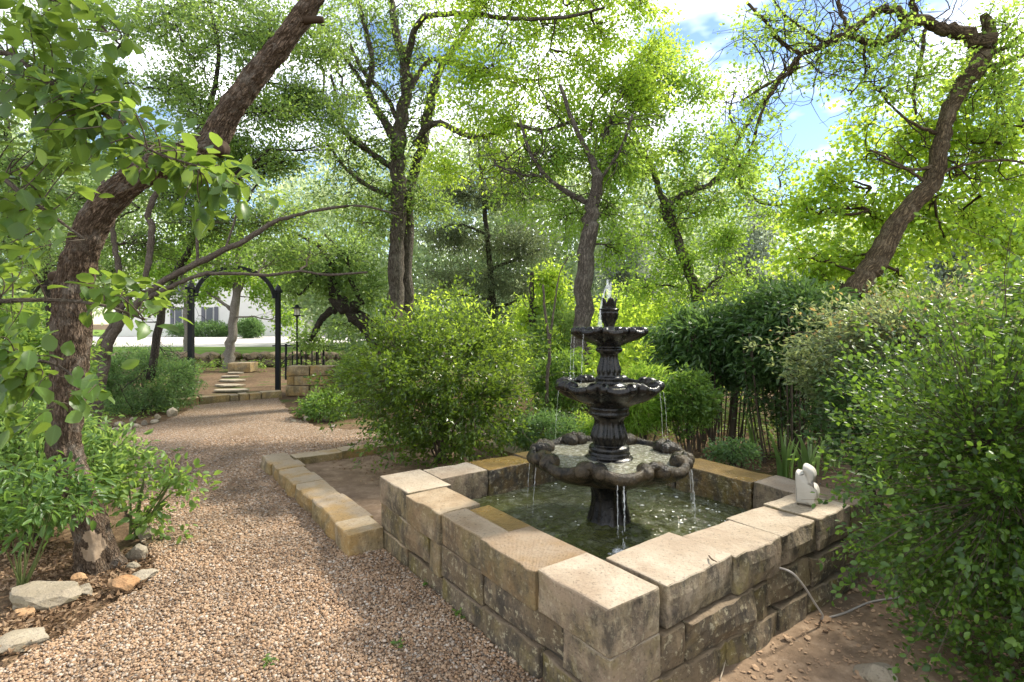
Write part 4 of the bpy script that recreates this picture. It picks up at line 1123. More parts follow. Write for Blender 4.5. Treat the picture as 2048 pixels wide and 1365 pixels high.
def place_leaves(p, d, n, L, W, tmpl):
    S_, D_, N_ = frames(d, n)
    tv, tf = tmpl
    loc = tv[None] * np.stack([W, L, L], -1)[:, None, :]
    V = p[:, None] + loc[..., :1] * S_[:, None] + loc[..., 1:2] * D_[:, None] + loc[..., 2:3] * N_[:, None]
    f = (tf[None] + (np.arange(len(p)) * len(tv))[:, None, None]).reshape(-1, tf.shape[1])
    return V.reshape(-1, 3), f

_protos = {}
def leaf_objects(parent, p, d, n, L, W, tmpl, mat, name="leaf"):
    key = (id(tmpl), mat.name)
    if key not in _protos:
        pv = []
        for kk in range(5):                           # five shapes of one leaf: curled, cupped, narrow, wide, twisted
            v_ = tmpl[0].copy(); v_[:, 2] += (-0.18, 0.0, -0.30, 0.10, -0.08)[kk] * v_[:, 1] ** 2 + (0.25, 0.5, 0.1, 0.35, 0.0)[kk] * np.abs(v_[:, 0]) * (0.5 - np.abs(v_[:, 0]))
            v_[:, 0] *= (1.0, 0.85, 0.92, 1.12, 1.0)[kk]; v_[:, 2] += (0, 0, 0, 0, 0.22)[kk] * v_[:, 0] * v_[:, 1]; v_[:, 0] += (0.05, -0.04, 0, 0.03, -0.06)[kk] * v_[:, 1] ** 2
            pv.append(make_mesh(name, v_, tmpl[1], VEINED.get(mat.name, mat), True))
        _protos[key] = pv
    S_, D_, N_ = frames(d, n); pw_ = wl(parent)
    for i in range(len(p)):
        o = bpy.data.objects.new(name, _protos[key][i % 5]); C.objects.link(o)
        M = np.eye(4); M[:3, 0], M[:3, 1], M[:3, 2], M[:3, 3] = S_[i] * W[i], D_[i] * L[i], N_[i] * L[i], p[i] - pw_
        o.parent = parent
        o.matrix_basis = Matrix(M.tolist())

def bez(a, b, c, K):
    t = np.linspace(0, 1, K)[None, :, None]
    return (1 - t) ** 2 * a[:, None] + 2 * t * (1 - t) * b[:, None] + t ** 2 * c[:, None]

def leaves_on(cur, m, rng, spread, t0=0.35, up=0.8, along=0.5, droop=0.2):
    n, K, _ = cur.shape
    t = rng.uniform(t0, 1.0, (n, m)) ** 0.8 * (K - 1)
    i = np.minimum(t.astype(int), K - 2); f = (t - i)[..., None]
    r = np.arange(n)[:, None]
    p = cur[r, i] * (1 - f) + cur[r, i + 1] * f
    tg = unit(cur[r, i + 1] - cur[r, i])
    rv = rng.normal(size=p.shape)
    p = p + rv * spread
    d = unit(tg * along + rng.normal(size=p.shape) * 0.6 + rv * 0.3 + np.array((0, 0, -droop)))
    nr = unit(rng.normal(size=p.shape) * 0.55 + np.array((0, 0, up)))
    return p.reshape(-1, 3), d.reshape(-1, 3), nr.reshape(-1, 3)

def bark_attr(pts, rad, sides):
    al = np.concatenate([[0], np.cumsum(np.linalg.norm(np.diff(pts, axis=0), axis=1))])
    th = np.linspace(0, 2 * np.pi, sides, endpoint=False)
    at = np.stack([rad[:, None] * np.cos(th), rad[:, None] * np.sin(th), al[:, None] + 0 * th], -1).reshape(-1, 3)
    return np.vstack([at, [[0, 0, 0], [0, 0, al[-1]]]]) + pts[0] * 3.1
DN, LS = 2.9, 1.08
def fill(x0, x1, y0, y1, k, r, n, seed, skip=None):
    g = np.random.default_rng(seed); out = []
    nx = max(1, int(round(math.sqrt(k * (x1 - x0) / (y1 - y0))))); ny = max(1, int(round(k / nx)))
    for i in range(nx):
        for j in range(ny):
            x = x0 + (x1 - x0) * (i + 0.5 + g.uniform(-0.45, 0.45)) / nx; y = y0 + (y1 - y0) * (j + 0.5 + g.uniform(-0.45, 0.45)) / ny
            if skip is not None and skip(x, y): continue
            s = g.uniform(0.7, 1.35)
            out.append((x, y, r * s, r * s * g.uniform(0.55, 0.9), n * s * g.uniform(0.6, 1.3)))
    return out
class Tree:
    def __init__(s, name, label, loc, bark, group=None, cat="tree"):
        s.o = thing(name, label, cat, loc, group); s.bark = bark; s.limbs = []; s.rng = np.random.default_rng(abs(hash(label)) % 1000 if False else sum(map(ord, label)))
    def limb(s, rows, Z, name="branch", sides=9, wig=0.02, bumpy=0.06):
        """rows (px, py, width px[, Z])"""
        pts = np.array([P(r[0], r[1], r[3] if len(r) > 3 else Z) for r in rows])
        rad = np.array([r[2] * (r[3] if len(r) > 3 else Z) / F / 2 for r in rows])
        n = max(10, 5 * len(rows))
        rad = np.interp(np.linspace(0, len(rows) - 1, n), np.arange(len(rows)), rad)
        pts = catmull(pts, n)
        pts[1:-1] += (s.rng.normal(size=(n - 2, 3)) * wig) * rad[1:-1, None] * 8
        rad = rad * (1 + s.rng.normal(size=n) * bumpy)
        V, f = tube(pts, rad, sides)
        s.limbs.append(pts)
        return add(name, V, f, s.bark, s.o, smooth=True, attr=bark_attr(pts, rad, sides))
    def twiggy(s, n, length, r0=0.007, seed=5, which=None, z_up=0.1, K=11):
        """bare crooked twigs standing off the limbs"""
        rng = np.random.default_rng(seed); al = np.concatenate(s.limbs[1:] if which is None else [s.limbs[i] for i in which])
        st = al[rng.integers(0, len(al), n)]; ln = length * rng.uniform(0.35, 1.2, n)
        d = unit(rng.normal(size=(n, 3)) + np.array((0, 0, z_up))); cur = np.zeros((n, K, 3)); cur[:, 0] = st
        for k in range(1, K):
            d = unit(d + rng.normal(size=(n, 3)) * 0.42); cur[:, k] = cur[:, k - 1] + d * (ln / (K - 1))[:, None]
        a = Acc(); a.add(*tubes(cur, np.linspace(1, 0.25, K)[None] * (r0 * rng.uniform(0.6, 1.3, n))[:, None], 4))
        i2 = rng.integers(0, n, 2 * n); k2 = rng.integers(2, K - 2, 2 * n); st2 = cur[i2, k2]; d = unit(rng.normal(size=(2 * n, 3)) + unit(cur[i2, k2 + 1] - st2)); c2 = np.zeros((2 * n, 7, 3)); c2[:, 0] = st2
        for k in range(1, 7):
            d = unit(d + rng.normal(size=d.shape) * 0.4); c2[:, k] = c2[:, k - 1] + d * (ln[i2] * 0.5 / 6)[:, None]
        a.add(*tubes(c2, np.linspace(0.55, 0.2, 7)[None] * np.full((2 * n, 1), r0), 3))
        add("bare_twigs", *a.get(), s.bark, s.o, smooth=True, kind="stuff")
        s.limbs.append(cur[:, ::3].reshape(-1, 3))
    def crown(s, rows, Z, mat, L=0.06, W=0.035, m=12, tmpl=T_DIA, spread=0.06, cull=0.42, freq=1.6, twigr=0.0045, depth=0.9, up=0.8, twig_mat=None, name="crown", reach=0.35, droop=0.2, bthick=1.0):
        rng = s.rng; allp = np.concatenate(s.limbs) if s.limbs else None
        cur, R0 = [], []
        bcur, bR = [], []
        for r in rows:
            z = r[5] if len(r) > 5 else Z
            c = P(r[0], r[1], z); rx, rz = 1.22 * r[2] * z / F, 1.22 * r[3] * z / F; rad = np.array((rx, depth * (rx + rz) / 2, rz))
            n = int(r[4] * DN)
            dst = np.linalg.norm(allp - c, axis=1) + np.maximum(0, allp[:, 2] - c[2]) * 0.5
            b = allp[np.argmin(dst)]
            ln = np.linalg.norm(c - b)
            mid = (b + c) / 2 + rng.normal(size=3) * 0.15 * ln + np.array((0, 0, 0.1 * ln))
            br = bez(b[None], mid[None], c[None], 9)[0]
            br[1:-1] += rng.normal(size=(7, 3)) * 0.025 * ln
            bcur.append(br); bR.append(np.linspace(0.012 + 0.012 * ln, 0.006, 9) * bthick)
            u = unit(rng.normal(size=(n, 3))); rr = rng.uniform(size=(n, 1)) ** (1 / 2.4)
            e = c + u * rr * rad
            if cull > 0:
                k = fbm(e * freq * 1.9 * 10 / max(z, 6) + 11.3, 17, 2); e = e[k > cull]
            if not len(e): continue
            st = br[np.clip((rng.uniform(reach, 1, len(e)) * 8).astype(int), 0, 8)]
            # start each twig nearer its end, so twigs stay short in big clumps
            st = st + (e - st) * rng.uniform(0.0, 0.45, (len(e), 1))
            lm = np.linalg.norm(e - st, axis=1, keepdims=True)
            md = (st + e) / 2 + rng.normal(size=e.shape) * 0.16 * lm + np.array((0, 0, 0.08)) * lm
            cur.append(bez(st, md, e, 4)); R0.append(np.full(len(e), twigr))
        cur = np.concatenate(cur); R0 = np.concatenate(R0)
        a = Acc()
        V, f = tubes(cur[::2], R0[::2, None] * np.linspace(1.15, 0.4, 4)[None], 3); a.add(V, f)
        V, f = tubes(np.array(bcur), np.array(bR), 5); a.add(V, f)
        add("twigs", *a.get(), twig_mat or s.bark, s.o, smooth=True, kind="stuff")
        p, d, nr = leaves_on(cur, m, rng, spread * 0.75, up=up * 0.5, droop=droop)
        k = len(p); sc = rng.uniform(0.65, 1.25, k) * LS
        V, f = place_leaves(p, d, nr, L * sc, W * sc, tmpl)
        add(name, V, f, mat, s.o, kind="stuff")
        return cur

# ------------------------------------------------------------------ plant materials
LM_bright = leaf_mat("leaf_bright", [(0.085, 0.176, 0.031), (0.124, 0.234, 0.040), (0.169, 0.273, 0.049)], (0.504, 0.696, 0.092), 0.57)
LM_yellow = leaf_mat("leaf_yellow_green", [(0.094, 0.188, 0.025), (0.138, 0.250, 0.034), (0.188, 0.288, 0.043)], (0.624, 0.800, 0.082), 0.6)
LM_mid = leaf_mat("leaf_mid", [(0.056, 0.119, 0.029), (0.091, 0.168, 0.038), (0.126, 0.210, 0.048)], (0.360, 0.504, 0.082), 0.5)
LM_dark = leaf_mat("leaf_dark", [(0.072, 0.138, 0.044), (0.109, 0.189, 0.059), (0.145, 0.232, 0.074)], (0.396, 0.552, 0.122), 0.5)
LM_cedar = leaf_mat("leaf_cedar", [(0.065, 0.098, 0.055), (0.098, 0.130, 0.066), (0.124, 0.150, 0.077)], (0.264, 0.324, 0.122), 0.4)
LM_box = leaf_mat("leaf_boxwood", [(0.016, 0.045, 0.007), (0.04, 0.09, 0.012), (0.10, 0.175, 0.022)], (0.24, 0.40, 0.04), 0.36, 0.42, 0.4)
LM_yaupon = leaf_mat("leaf_yaupon", [(0.018, 0.04, 0.007), (0.04, 0.08, 0.011), (0.095, 0.15, 0.018)], (0.27, 0.40, 0.035), 0.40, 0.32, 0.45)
LM_redbud = leaf_mat("leaf_redbud", [(0.028, 0.07, 0.014), (0.048, 0.105, 0.02), (0.08, 0.145, 0.03)], (0.28, 0.40, 0.05), 0.45, 0.4, 0.4)
LM_nandina = leaf_mat("leaf_nandina", [(0.05, 0.11, 0.022), (0.08, 0.155, 0.03), (0.12, 0.20, 0.04)], (0.30, 0.46, 0.06), 0.42, 0.38, 0.45)
LM_nand2 = leaf_mat("leaf_nandina_near", [(0.035, 0.085, 0.02), (0.06, 0.125, 0.028), (0.095, 0.165, 0.036)], (0.22, 0.36, 0.05), 0.38, 0.42, 0.35)
LM_bluegreen = leaf_mat("leaf_blue_green", [(0.05, 0.10, 0.04), (0.075, 0.14, 0.05), (0.105, 0.17, 0.06)], (0.25, 0.42, 0.10), 0.4, 0.4, 0.4)
LM_deep = leaf_mat("leaf_deep_green", [(0.024, 0.058, 0.018), (0.042, 0.09, 0.026), (0.065, 0.12, 0.036)], (0.20, 0.34, 0.07), 0.38, 0.35, 0.45)
LM_silver = leaf_mat("leaf_silver", [(0.045, 0.09, 0.034), (0.075, 0.125, 0.055), (0.135, 0.17, 0.10)], (0.42, 0.48, 0.16), 0.4, 0.35, 0.5)
LM_rust = leaf_mat("leaf_rust_tip", [(0.20, 0.11, 0.05), (0.24, 0.17, 0.07), (0.16, 0.16, 0.05)], (0.55, 0.38, 0.12), 0.45, 0.4, 0.4)
LM_far = leaf_mat("leaf_far", [(0.117, 0.182, 0.122), (0.169, 0.234, 0.155), (0.221, 0.286, 0.199)], (0.696, 0.800, 0.408), 0.55)  # leaf colour lifted to carry backlight and distance haze
LM_haze = leaf_mat("leaf_grey_green_hazed", [(0.13, 0.17, 0.13), (0.18, 0.22, 0.17), (0.23, 0.27, 0.21)], (0.36, 0.42, 0.28), 0.45)  # distance haze painted into the leaf colour
LM_iris = leaf_mat("leaf_iris", [(0.09, 0.17, 0.05), (0.13, 0.22, 0.065), (0.18, 0.26, 0.08)], (0.42, 0.58, 0.14), 0.4, 0.4, 0.4)
VEINED = {"leaf_redbud": leaf_mat("leaf_redbud_veined", [(0.028, 0.07, 0.014), (0.048, 0.105, 0.02), (0.08, 0.145, 0.03)], (0.28, 0.40, 0.05), 0.45, 0.4, 0.4, True),
          "leaf_nandina_near": leaf_mat("leaf_nandina_veined", [(0.035, 0.085, 0.02), (0.06, 0.125, 0.028), (0.095, 0.165, 0.036)], (0.22, 0.36, 0.05), 0.38, 0.42, 0.35, True)}
BK_near = bark_mat("bark_rough_brown", (0.05, 0.034, 0.022), (0.25, 0.18, 0.125), (0.33, 0.30, 0.255), 1.7, 0.018)
BK_oak = bark_mat("bark_oak_grey", (0.06, 0.05, 0.04), (0.23, 0.195, 0.155), (0.29, 0.27, 0.22), 1.0, 0.03)
BK_brown = bark_mat("bark_brown", (0.045, 0.033, 0.02), (0.24, 0.18, 0.105), (0.30, 0.255, 0.175), 1.0, 0.03)
BK_dark = bark_mat("bark_dark", (0.032, 0.027, 0.022), (0.12, 0.10, 0.08), (0.155, 0.14, 0.115), 1.6, 0.02)
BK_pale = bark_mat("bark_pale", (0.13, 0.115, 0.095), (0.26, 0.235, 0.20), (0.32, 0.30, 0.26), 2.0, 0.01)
BK_smooth = bark_mat("bark_smooth_grey", (0.085, 0.068, 0.052), (0.19, 0.155, 0.12), (0.25, 0.215, 0.175), 2.2, 0.012)
M_stem = plain("shrub_stem", (0.075, 0.058, 0.04), 0.85)
M_greenstem = plain("green_stem", (0.10, 0.13, 0.04), 0.7)

# ------------------------------------------------------------------ leaning tree in the left foreground
lt = Tree("leaning_tree", "rough barked tree trunk bending right over the gravel path", G(200, 1140), BK_near)
rows = [(206, 1160, 112), (200, 1130, 92), (190, 1085, 76), (168, 1005, 64), (147, 950, 62), (128, 890, 68), (130, 830, 70), (135, 780, 72), (142, 700, 76), (143, 630, 76), (148, 560, 75), (165, 500, 72), (190, 440, 70), (230, 390, 67),
        (290, 345, 63), (365, 312, 62), (420, 285, 62), (452, 235, 58), (490, 180, 56), (545, 110, 54), (592, 50, 50), (640, -25, 47), (690, -120, 42), (700, -240, 36)]
Zs = np.linspace(3.56, 3.25, len(rows))
pts = np.array([P(r[0], r[1], z) for r, z in zip(rows, Zs)]); rad = 0.86 * np.array([r[2] * z / F / 2 for r, z in zip(rows, Zs)])
K, SD = 480, 88
pts_f = catmull(pts, K); rad_f = np.interp(np.linspace(0, len(rows) - 1, K), np.arange(len(rows)), rad)
V, f = tube(pts_f, rad_f, SD)
Vb = V[:K * SD].reshape(K, SD, 3); ax = pts_f[:, None, :]
al = np.concatenate([[0], np.cumsum(np.linalg.norm(np.diff(pts_f, axis=0), axis=1))])[:, None] * np.ones((1, SD))
th = np.linspace(0, 2 * np.pi, SD, endpoint=False)[None] * np.ones((K, 1))
rr0 = rad_f[:, None]
wx = fbm(np.stack([np.cos(th) * 1.5, np.sin(th) * 1.5, al * 4], -1), 8, 3) - 0.5
pc_ = np.stack([np.cos(th) * rr0 * 34 + wx * 1.5, np.sin(th) * rr0 * 34 + wx * 1.5, al * 11 + wx * 2.5], -1)
rid = 1 - np.abs(2 * vnoise(pc_, 21) - 1)
rid2 = 1 - np.abs(2 * vnoise(pc_ * 2.1 + 5, 22) - 1)
lump = fbm(np.stack([np.cos(th) * 1.3, np.sin(th) * 1.3, al * 2.2], -1), 23, 3) - 0.5
disp = (0.45 - rid) * 0.016 + (0.5 - rid2) * 0.007 + lump * 0.20 * rr0
# root flare buttresses
fl = np.clip(1 - al / 0.45, 0, 1) ** 2
disp = disp + fl * 0.045 * np.cos(5 * th + 0.6) * rr0 / 0.12
V[:K * SD] = (Vb + unit(Vb - ax) * disp[..., None]).reshape(-1, 3)
M_wood = plain("bare_wood", (0.23, 0.17, 0.115), 0.7, 0.2, 0, 0.35, 14.0)
qc = V[f[0]].mean(1); ring = np.repeat(np.arange(K - 1), SD); dirv = unit(qc - pts_f[ring])
bare = (dirv @ unit(np.array((0.45, -0.9, 0.1))) + (fbm(qc * 16, 5, 2) - 0.5) * 0.9 > 0.86 + 2.2 * np.abs(al[ring, 0] - 0.27) ** 1.2) & (np.abs(al[ring, 0] - 0.27) < 0.2)
add("trunk", V, f, [BK_near, M_wood], lt.o, smooth=True, attr=bark_attr(pts_f, rad_f, SD), mat_idx=np.concatenate([bare.astype(int), np.zeros(len(f[1]), int)])); lt.limbs.append(pts_f[::12])
for nm, (x, y, z, dx, dy, dz, r0) in {"cut_stub": (440, 298, 3.24, 0.015, -0.05, -0.015, 0.034), "branch_stub": (622, 40, 3.27, 0.075, 0.0, 0.0, 0.020), "knot": (130, 556, 3.45, -0.09, 0.0, 0.01, 0.034), "knot_": (122, 625, 3.46, -0.05, 0, 0.01, 0.026)}.items():
    a_ = P(x, y, z); dv = np.array((dx, dy, dz)); nn_ = 10
    pt = np.array([a_ + dv * t_ for t_ in np.linspace(-0.6, 1, nn_)])
    o = add("branch_stub", *tube(pt, r0 * np.array([1.5, 1.4, 1.3, 1.2, 1.1, 1.08, 1.05, 1.05, 1.0, 0.8]), 16), BK_near, lt.o, smooth=True)
    if nm == "cut_stub": add("cut_face", *tube([pt[-1] - dv * 0.02, pt[-1] + dv * 0.06], [r0 * 0.75, r0 * 0.6], 16), plain("cut_wood_dark", (0.05, 0.032, 0.022), 0.8), o, smooth=False)
lt.limb([(655, -60, 26), (760, -140, 18), (900, -220, 12)], 3.3); lt.limb([(690, -140, 30), (620, -260, 20), (500, -360, 12)], 3.3)
lt.crown([(640, -190, 120, 70, 60), (820, -210, 130, 80, 60), (480, -260, 150, 90, 60), (660, -40, 60, 30, 8)], 3.4, LM_mid, 0.055, 0.03, 10, spread=0.05, cull=0.3)

# ------------------------------------------------------------------ redbud reaching in from the left
rb = Tree("redbud_tree", "redbud with large rounded leaves reaching in from the left edge", (-3.6, 2.6, 0), BK_smooth)
rbp = [(-560, 1330, 70, 2.6), (-520, 1000, 62, 2.6), (-470, 700, 56, 2.6), (-400, 450, 48, 2.5), (-330, 250, 38, 2.5), (-250, 60, 28, 2.5)]
rb.limb(rbp, 2.6, "trunk", 14)
for rr in ([(-430, 560, 26, 2.5), (-220, 430, 20, 2.5), (-60, 330, 13, 2.45), (60, 400, 8, 2.4), (170, 480, 5, 2.35)],
           [(-340, 280, 24, 2.5), (-160, 140, 18, 2.5), (0, 105, 11, 2.5), (90, 160, 9, 2.45), (210, 230, 7, 2.4), (300, 300, 5, 2.35), (420, 340, 4, 2.3)],
           [(-480, 720, 24, 2.6), (-240, 640, 17, 2.5), (-60, 610, 11, 2.45), (80, 600, 8, 2.4), (200, 610, 6, 2.4), (290, 640, 4, 2.4)],
           [(-500, 860, 22, 2.6), (-260, 780, 15, 2.5), (-40, 720, 9, 2.5), (60, 720, 8, 2.45), (130, 740, 5, 2.4), (180, 800, 4, 2.4)],
           [(-300, 190, 18, 2.5), (-150, 20, 13, 2.5), (20, -20, 9, 2.5), (160, 20, 6, 2.5), (240, 90, 4, 2.5)]):
    rb.limb(rr, 2.5, "branch", 8, 0.012)
def sprays(tree, rows, m, L, W, rng, Zd, spread=0.05, up=0.7, along=0.7, droop=0.25):
    """short leafy shoots at chosen spots, joined to the nearest limb"""
    allp = np.concatenate(tree.limbs); cs = []
    for (x, y, rx, ry, n) in rows:
        for k in range(n):
            z = Zd + rng.normal(0, 0.13)
            e = P(x + rng.normal() * rx * 0.55, y + rng.normal() * ry * 0.55, z)
            b = allp[np.argmin(np.linalg.norm(allp - e, axis=1))]
            st = b + (e - b) * rng.uniform(0, 0.3)
            cs.append(bez(st[None], ((st + e) / 2 + rng.normal(size=3) * 0.04 + np.array((0, 0, 0.05)))[None], e[None], 7)[0])
    cur = np.array(cs)
    add("shoots", *tubes(cur, np.linspace(0.0035, 0.0012, 7)[None] * np.ones((len(cur), 1)), 5), M_stem, tree.o, smooth=True, kind="stuff")
    return leaves_on(cur, m, rng, spread, 0.3, up, along, droop)
def split_leaves(parent, p, d, nr, L, W, tmpl, mat, n_ind, name="foliage", own=True):
    """the leaves that show largest one by one, the rest as one part"""
    px = project(p); ok = (px[:, 0] > 0) & (px[:, 0] < 2048) & (px[:, 1] > 0) & (px[:, 1] < 1365) & (p[:, 1] > 0.3)
    sc = np.where(ok, L / np.maximum(p[:, 1], 0.1), -1.0)
    idx = np.argsort(-sc)[:n_ind]; idx = idx[sc[idx] > 0]
    rest = np.setdiff1d(np.arange(len(p)), idx)
    leaf_objects(parent, p[idx], d[idx], nr[idx], L[idx], W[idx], tmpl, mat)
    if len(rest):
        V, f = place_leaves(p[rest], d[rest], nr[rest], L[rest], W[rest], T_HEX if len(rest) > 3000 else tmpl)
        add(name, V, f, mat, parent, smooth=True, kind="stuff")
rng = np.random.default_rng(31)
p, d, nr = sprays(rb, [(60, 60, 70, 60, 14), (170, 40, 70, 40, 7), (40, 170, 60, 50, 12), (130, 190, 80, 50, 16), (230, 230, 60, 40, 12), (60, 280, 70, 50, 13), (190, 310, 70, 40, 10), (25, 400, 40, 50, 9), (90, 400, 40, 40, 3),
                       (340, 330, 60, 18, 8), (430, 360, 50, 25, 10), (500, 385, 25, 20, 4), (400, 400, 50, 25, 5), (20, 520, 35, 50, 9), (70, 500, 25, 25, 2), (240, 590, 50, 25, 8), (285, 610, 30, 25, 4), (10, 640, 30, 50, 7),
                       (30, 740, 40, 35, 9), (60, 775, 35, 18, 4), (150, 800, 40, 14, 3), (20, 830, 30, 30, 6)], 6, 0.09, 0.06, rng, 2.4, 0.045, 1.5)
k = len(p); sc = rng.uniform(0.65, 1.15, k)
split_leaves(rb.o, p, d, nr, 0.088 * sc, 0.064 * sc * rng.uniform(0.75, 1.1, k), T_OVAL, LM_redbud, 300)

# ------------------------------------------------------------------ trees of the garden
t = Tree("crape_tree", "slender multi stemmed tree with crossing grey limbs by the left bed", G(178, 880), BK_smooth)
t.limb([(170, 890, 20), (190, 830, 23), (206, 750, 20), (214, 690, 20), (240, 650, 18), (270, 612, 14), (330, 562, 12), (420, 515, 12), (500, 475, 10), (560, 440, 8), (640, 420, 6), (720, 412, 5), (800, 430, 3)], 8.0, "trunk", 10)
for r_ in ([(206, 740, 14), (196, 700, 14), (222, 655, 13), (235, 630, 12), (262, 590, 10), (290, 560, 9), (300, 500, 13), (304, 455, 12), (296, 425, 11), (322, 370, 10), (360, 310, 8)],
           [(290, 600, 11), (340, 575, 9), (400, 550, 8), (450, 548, 7), (540, 550, 6), (600, 543, 5), (660, 550, 5), (735, 545, 4)],
           [(235, 640, 11), (238, 590, 11), (236, 530, 11), (228, 480, 10), (222, 430, 9), (205, 360, 7)], [(395, 530, 6), (395, 470, 6), (402, 430, 5), (415, 360, 4)], [(450, 500, 5), (470, 440, 4), (480, 380, 3)]):
    t.limb(r_, 8.0)
t.crown([(290, 490, 100, 50, 90), (420, 455, 110, 40, 100), (550, 440, 100, 40, 80), (350, 400, 110, 55, 120), (230, 550, 60, 50, 50), (620, 500, 60, 30, 25), (330, 590, 50, 30, 24), (430, 530, 60, 18, 20), (560, 525, 60, 15, 16)], 8.6, LM_mid, 0.055, 0.030, 11, spread=0.08, cull=0.42)

t = Tree("live_oak", "dense small leaved oak filling the upper left behind the leaning trunk", G(300, 800), BK_dark)
t.limb([(120, 800, 26), (110, 640, 24), (90, 480, 20), (110, 320, 16), (180, 180, 12), (260, 60, 9), (300, -60, 6)], 10.5, "trunk", 10)
t.limb([(108, 600, 14), (40, 480, 12), (20, 300, 10), (0, 120, 7)], 10.5)
t.limb([(300, 760, 15), (330, 600, 14), (385, 480, 12), (400, 330, 11), (420, 220, 10), (438, 110, 8), (420, 20, 6)], 9.5)
t.limb([(410, 240, 7), (480, 160, 6), (560, 90, 4), (620, 20, 3)], 9.5); t.limb([(300, 60, 7), (350, 20, 6), (420, 5, 5), (480, 40, 4)], 10)
t.twiggy(90, 1.5, 0.010, 8)
t.crown(fill(-40, 690, -40, 560, 62, 62, 44, 1, lambda x, y: y > 330 and x > 250), 9.8, LM_dark, 0.058, 0.032, 13, spread=0.10, cull=0.40)
t.crown(fill(330, 700, 20, 330, 22, 60, 26, 2), 9.0, LM_mid, 0.058, 0.032, 12, spread=0.10, cull=0.42)

t = Tree("double_oak", "tall twin trunk oak rising behind the central shrub", P(795, 780, 11), BK_oak)
t.limb([(788, 780, 40), (790, 660, 36), (790, 600, 33), (793, 500, 31), (797, 400, 29), (797, 320, 30), (800, 250, 26), (812, 180, 24), (808, 120, 20), (790, 60, 15), (782, -20, 12)], 11, "trunk", 12)
t.limb([(812, 780, 30, 11.3), (812, 640, 27, 11.3), (815, 450, 23, 11.3), (822, 360, 21, 11.3), (845, 290, 20, 11.2), (862, 200, 20, 11.1), (885, 130, 15, 11), (930, 70, 10, 11), (960, 0, 8, 10.8)], 11, "trunk", 12)
for r_ in ([(795, 285, 20), (762, 232, 16), (736, 185, 14), (745, 120, 12), (728, 50, 9), (712, -15, 8)], [(786, 335, 14), (735, 300, 11), (692, 268, 9), (676, 210, 7), (662, 150, 5)], [(782, 392, 11), (735, 372, 9), (690, 335, 7), (655, 290, 5)],
           [(828, 290, 15, 11), (870, 246, 12, 10.6), (930, 270, 11, 10), (975, 272, 10, 9.6), (1030, 250, 9, 9.2), (1085, 262, 7, 9), (1150, 240, 6, 8.8)],
           [(812, 130, 15, 11), (835, 50, 12, 10.5), (870, 30, 11, 10), (950, 30, 10, 9.4), (1040, 38, 8, 9), (1130, 35, 7, 8.6), (1210, 15, 5, 8.3)],
           [(815, 190, 12), (850, 130, 10), (880, 120, 9), (960, 145, 8), (1060, 160, 6), (1130, 150, 4)], [(800, 250, 10), (770, 190, 9), (725, 140, 8), (700, 90, 6)], [(735, 180, 8), (700, 130, 7), (660, 75, 5), (640, 60, 4)]):
    t.limb(r_, 11)
t.twiggy(130, 1.6, 0.011, 6)
t.crown(fill(640, 900, -30, 480, 24, 60, 20, 4), 11, LM_mid, 0.07, 0.04, 11, spread=0.12, cull=0.42)
t.crown(fill(880, 1330, -40, 340, 38, 66, 40, 3), 9.2, LM_yellow, 0.066, 0.036, 11, spread=0.10, cull=0.42, up=0.6)

t = Tree("grey_oak", "grey trunked oak standing directly behind the fountain to the left", P(1168, 800, 8.5), BK_oak)
t.limb([(1160, 820, 44), (1164, 700, 38), (1165, 620, 37), (1172, 520, 34), (1182, 430, 31), (1192, 375, 24), (1188, 330, 15), (1165, 285, 10), (1140, 230, 9), (1120, 170, 6)], 8.5, "trunk", 14)
for r_ in ([(1176, 405, 13), (1135, 385, 11), (1095, 355, 8), (1060, 305, 7), (1040, 240, 5)], [(1190, 370, 10), (1215, 340, 7), (1245, 290, 5), (1265, 230, 6)], [(1090, 352, 6), (1045, 350, 5), (990, 330, 4)]):
    t.limb(r_, 8.5)
t.twiggy(60, 1.2, 0.009, 9)
t.crown([(1110, 320, 90, 50, 80), (1210, 420, 60, 60, 50), (1240, 330, 70, 60, 70), (1050, 400, 80, 50, 60), (1120, 440, 60, 50, 40), (1240, 500, 50, 60, 50)], 8.8, LM_bright, 0.06, 0.032, 11, spread=0.08, cull=0.42)

t = Tree("forked_oak", "slim forked oak with curving stem right of the fountain top", P(1392, 800, 10), BK_oak)
t.limb([(1398, 800, 24), (1394, 660, 22), (1390, 580, 21), (1366, 512, 20), (1346, 452, 19), (1338, 405, 18)], 10, "trunk", 12)
for r_ in ([(1338, 410, 14), (1320, 388, 12), (1308, 350, 11), (1288, 305, 9), (1270, 272, 7), (1266, 225, 5)], [(1340, 405, 13), (1385, 382, 11), (1420, 368, 10), (1448, 335, 9), (1482, 270, 8), (1520, 212, 8), (1560, 152, 7), (1605, 110, 6)],
           [(1345, 460, 10), (1326, 430, 9), (1322, 400, 8)], [(1420, 367, 7), (1465, 350, 6), (1490, 385, 6), (1530, 408, 6), (1575, 410, 5)], [(1390, 600, 6), (1430, 560, 5), (1470, 545, 4)], [(1480, 275, 5), (1460, 230, 4), (1470, 180, 3)]):
    t.limb(r_, 10)
t.twiggy(90, 1.3, 0.009, 7)
t.crown(fill(1250, 1480, 60, 600, 30, 56, 32, 5, lambda x, y: y < 260 and x > 1400) + fill(1450, 1600, 330, 480, 6, 45, 20, 6), 10, LM_bright, 0.066, 0.038, 10, spread=0.10, cull=0.42, up=0.6)

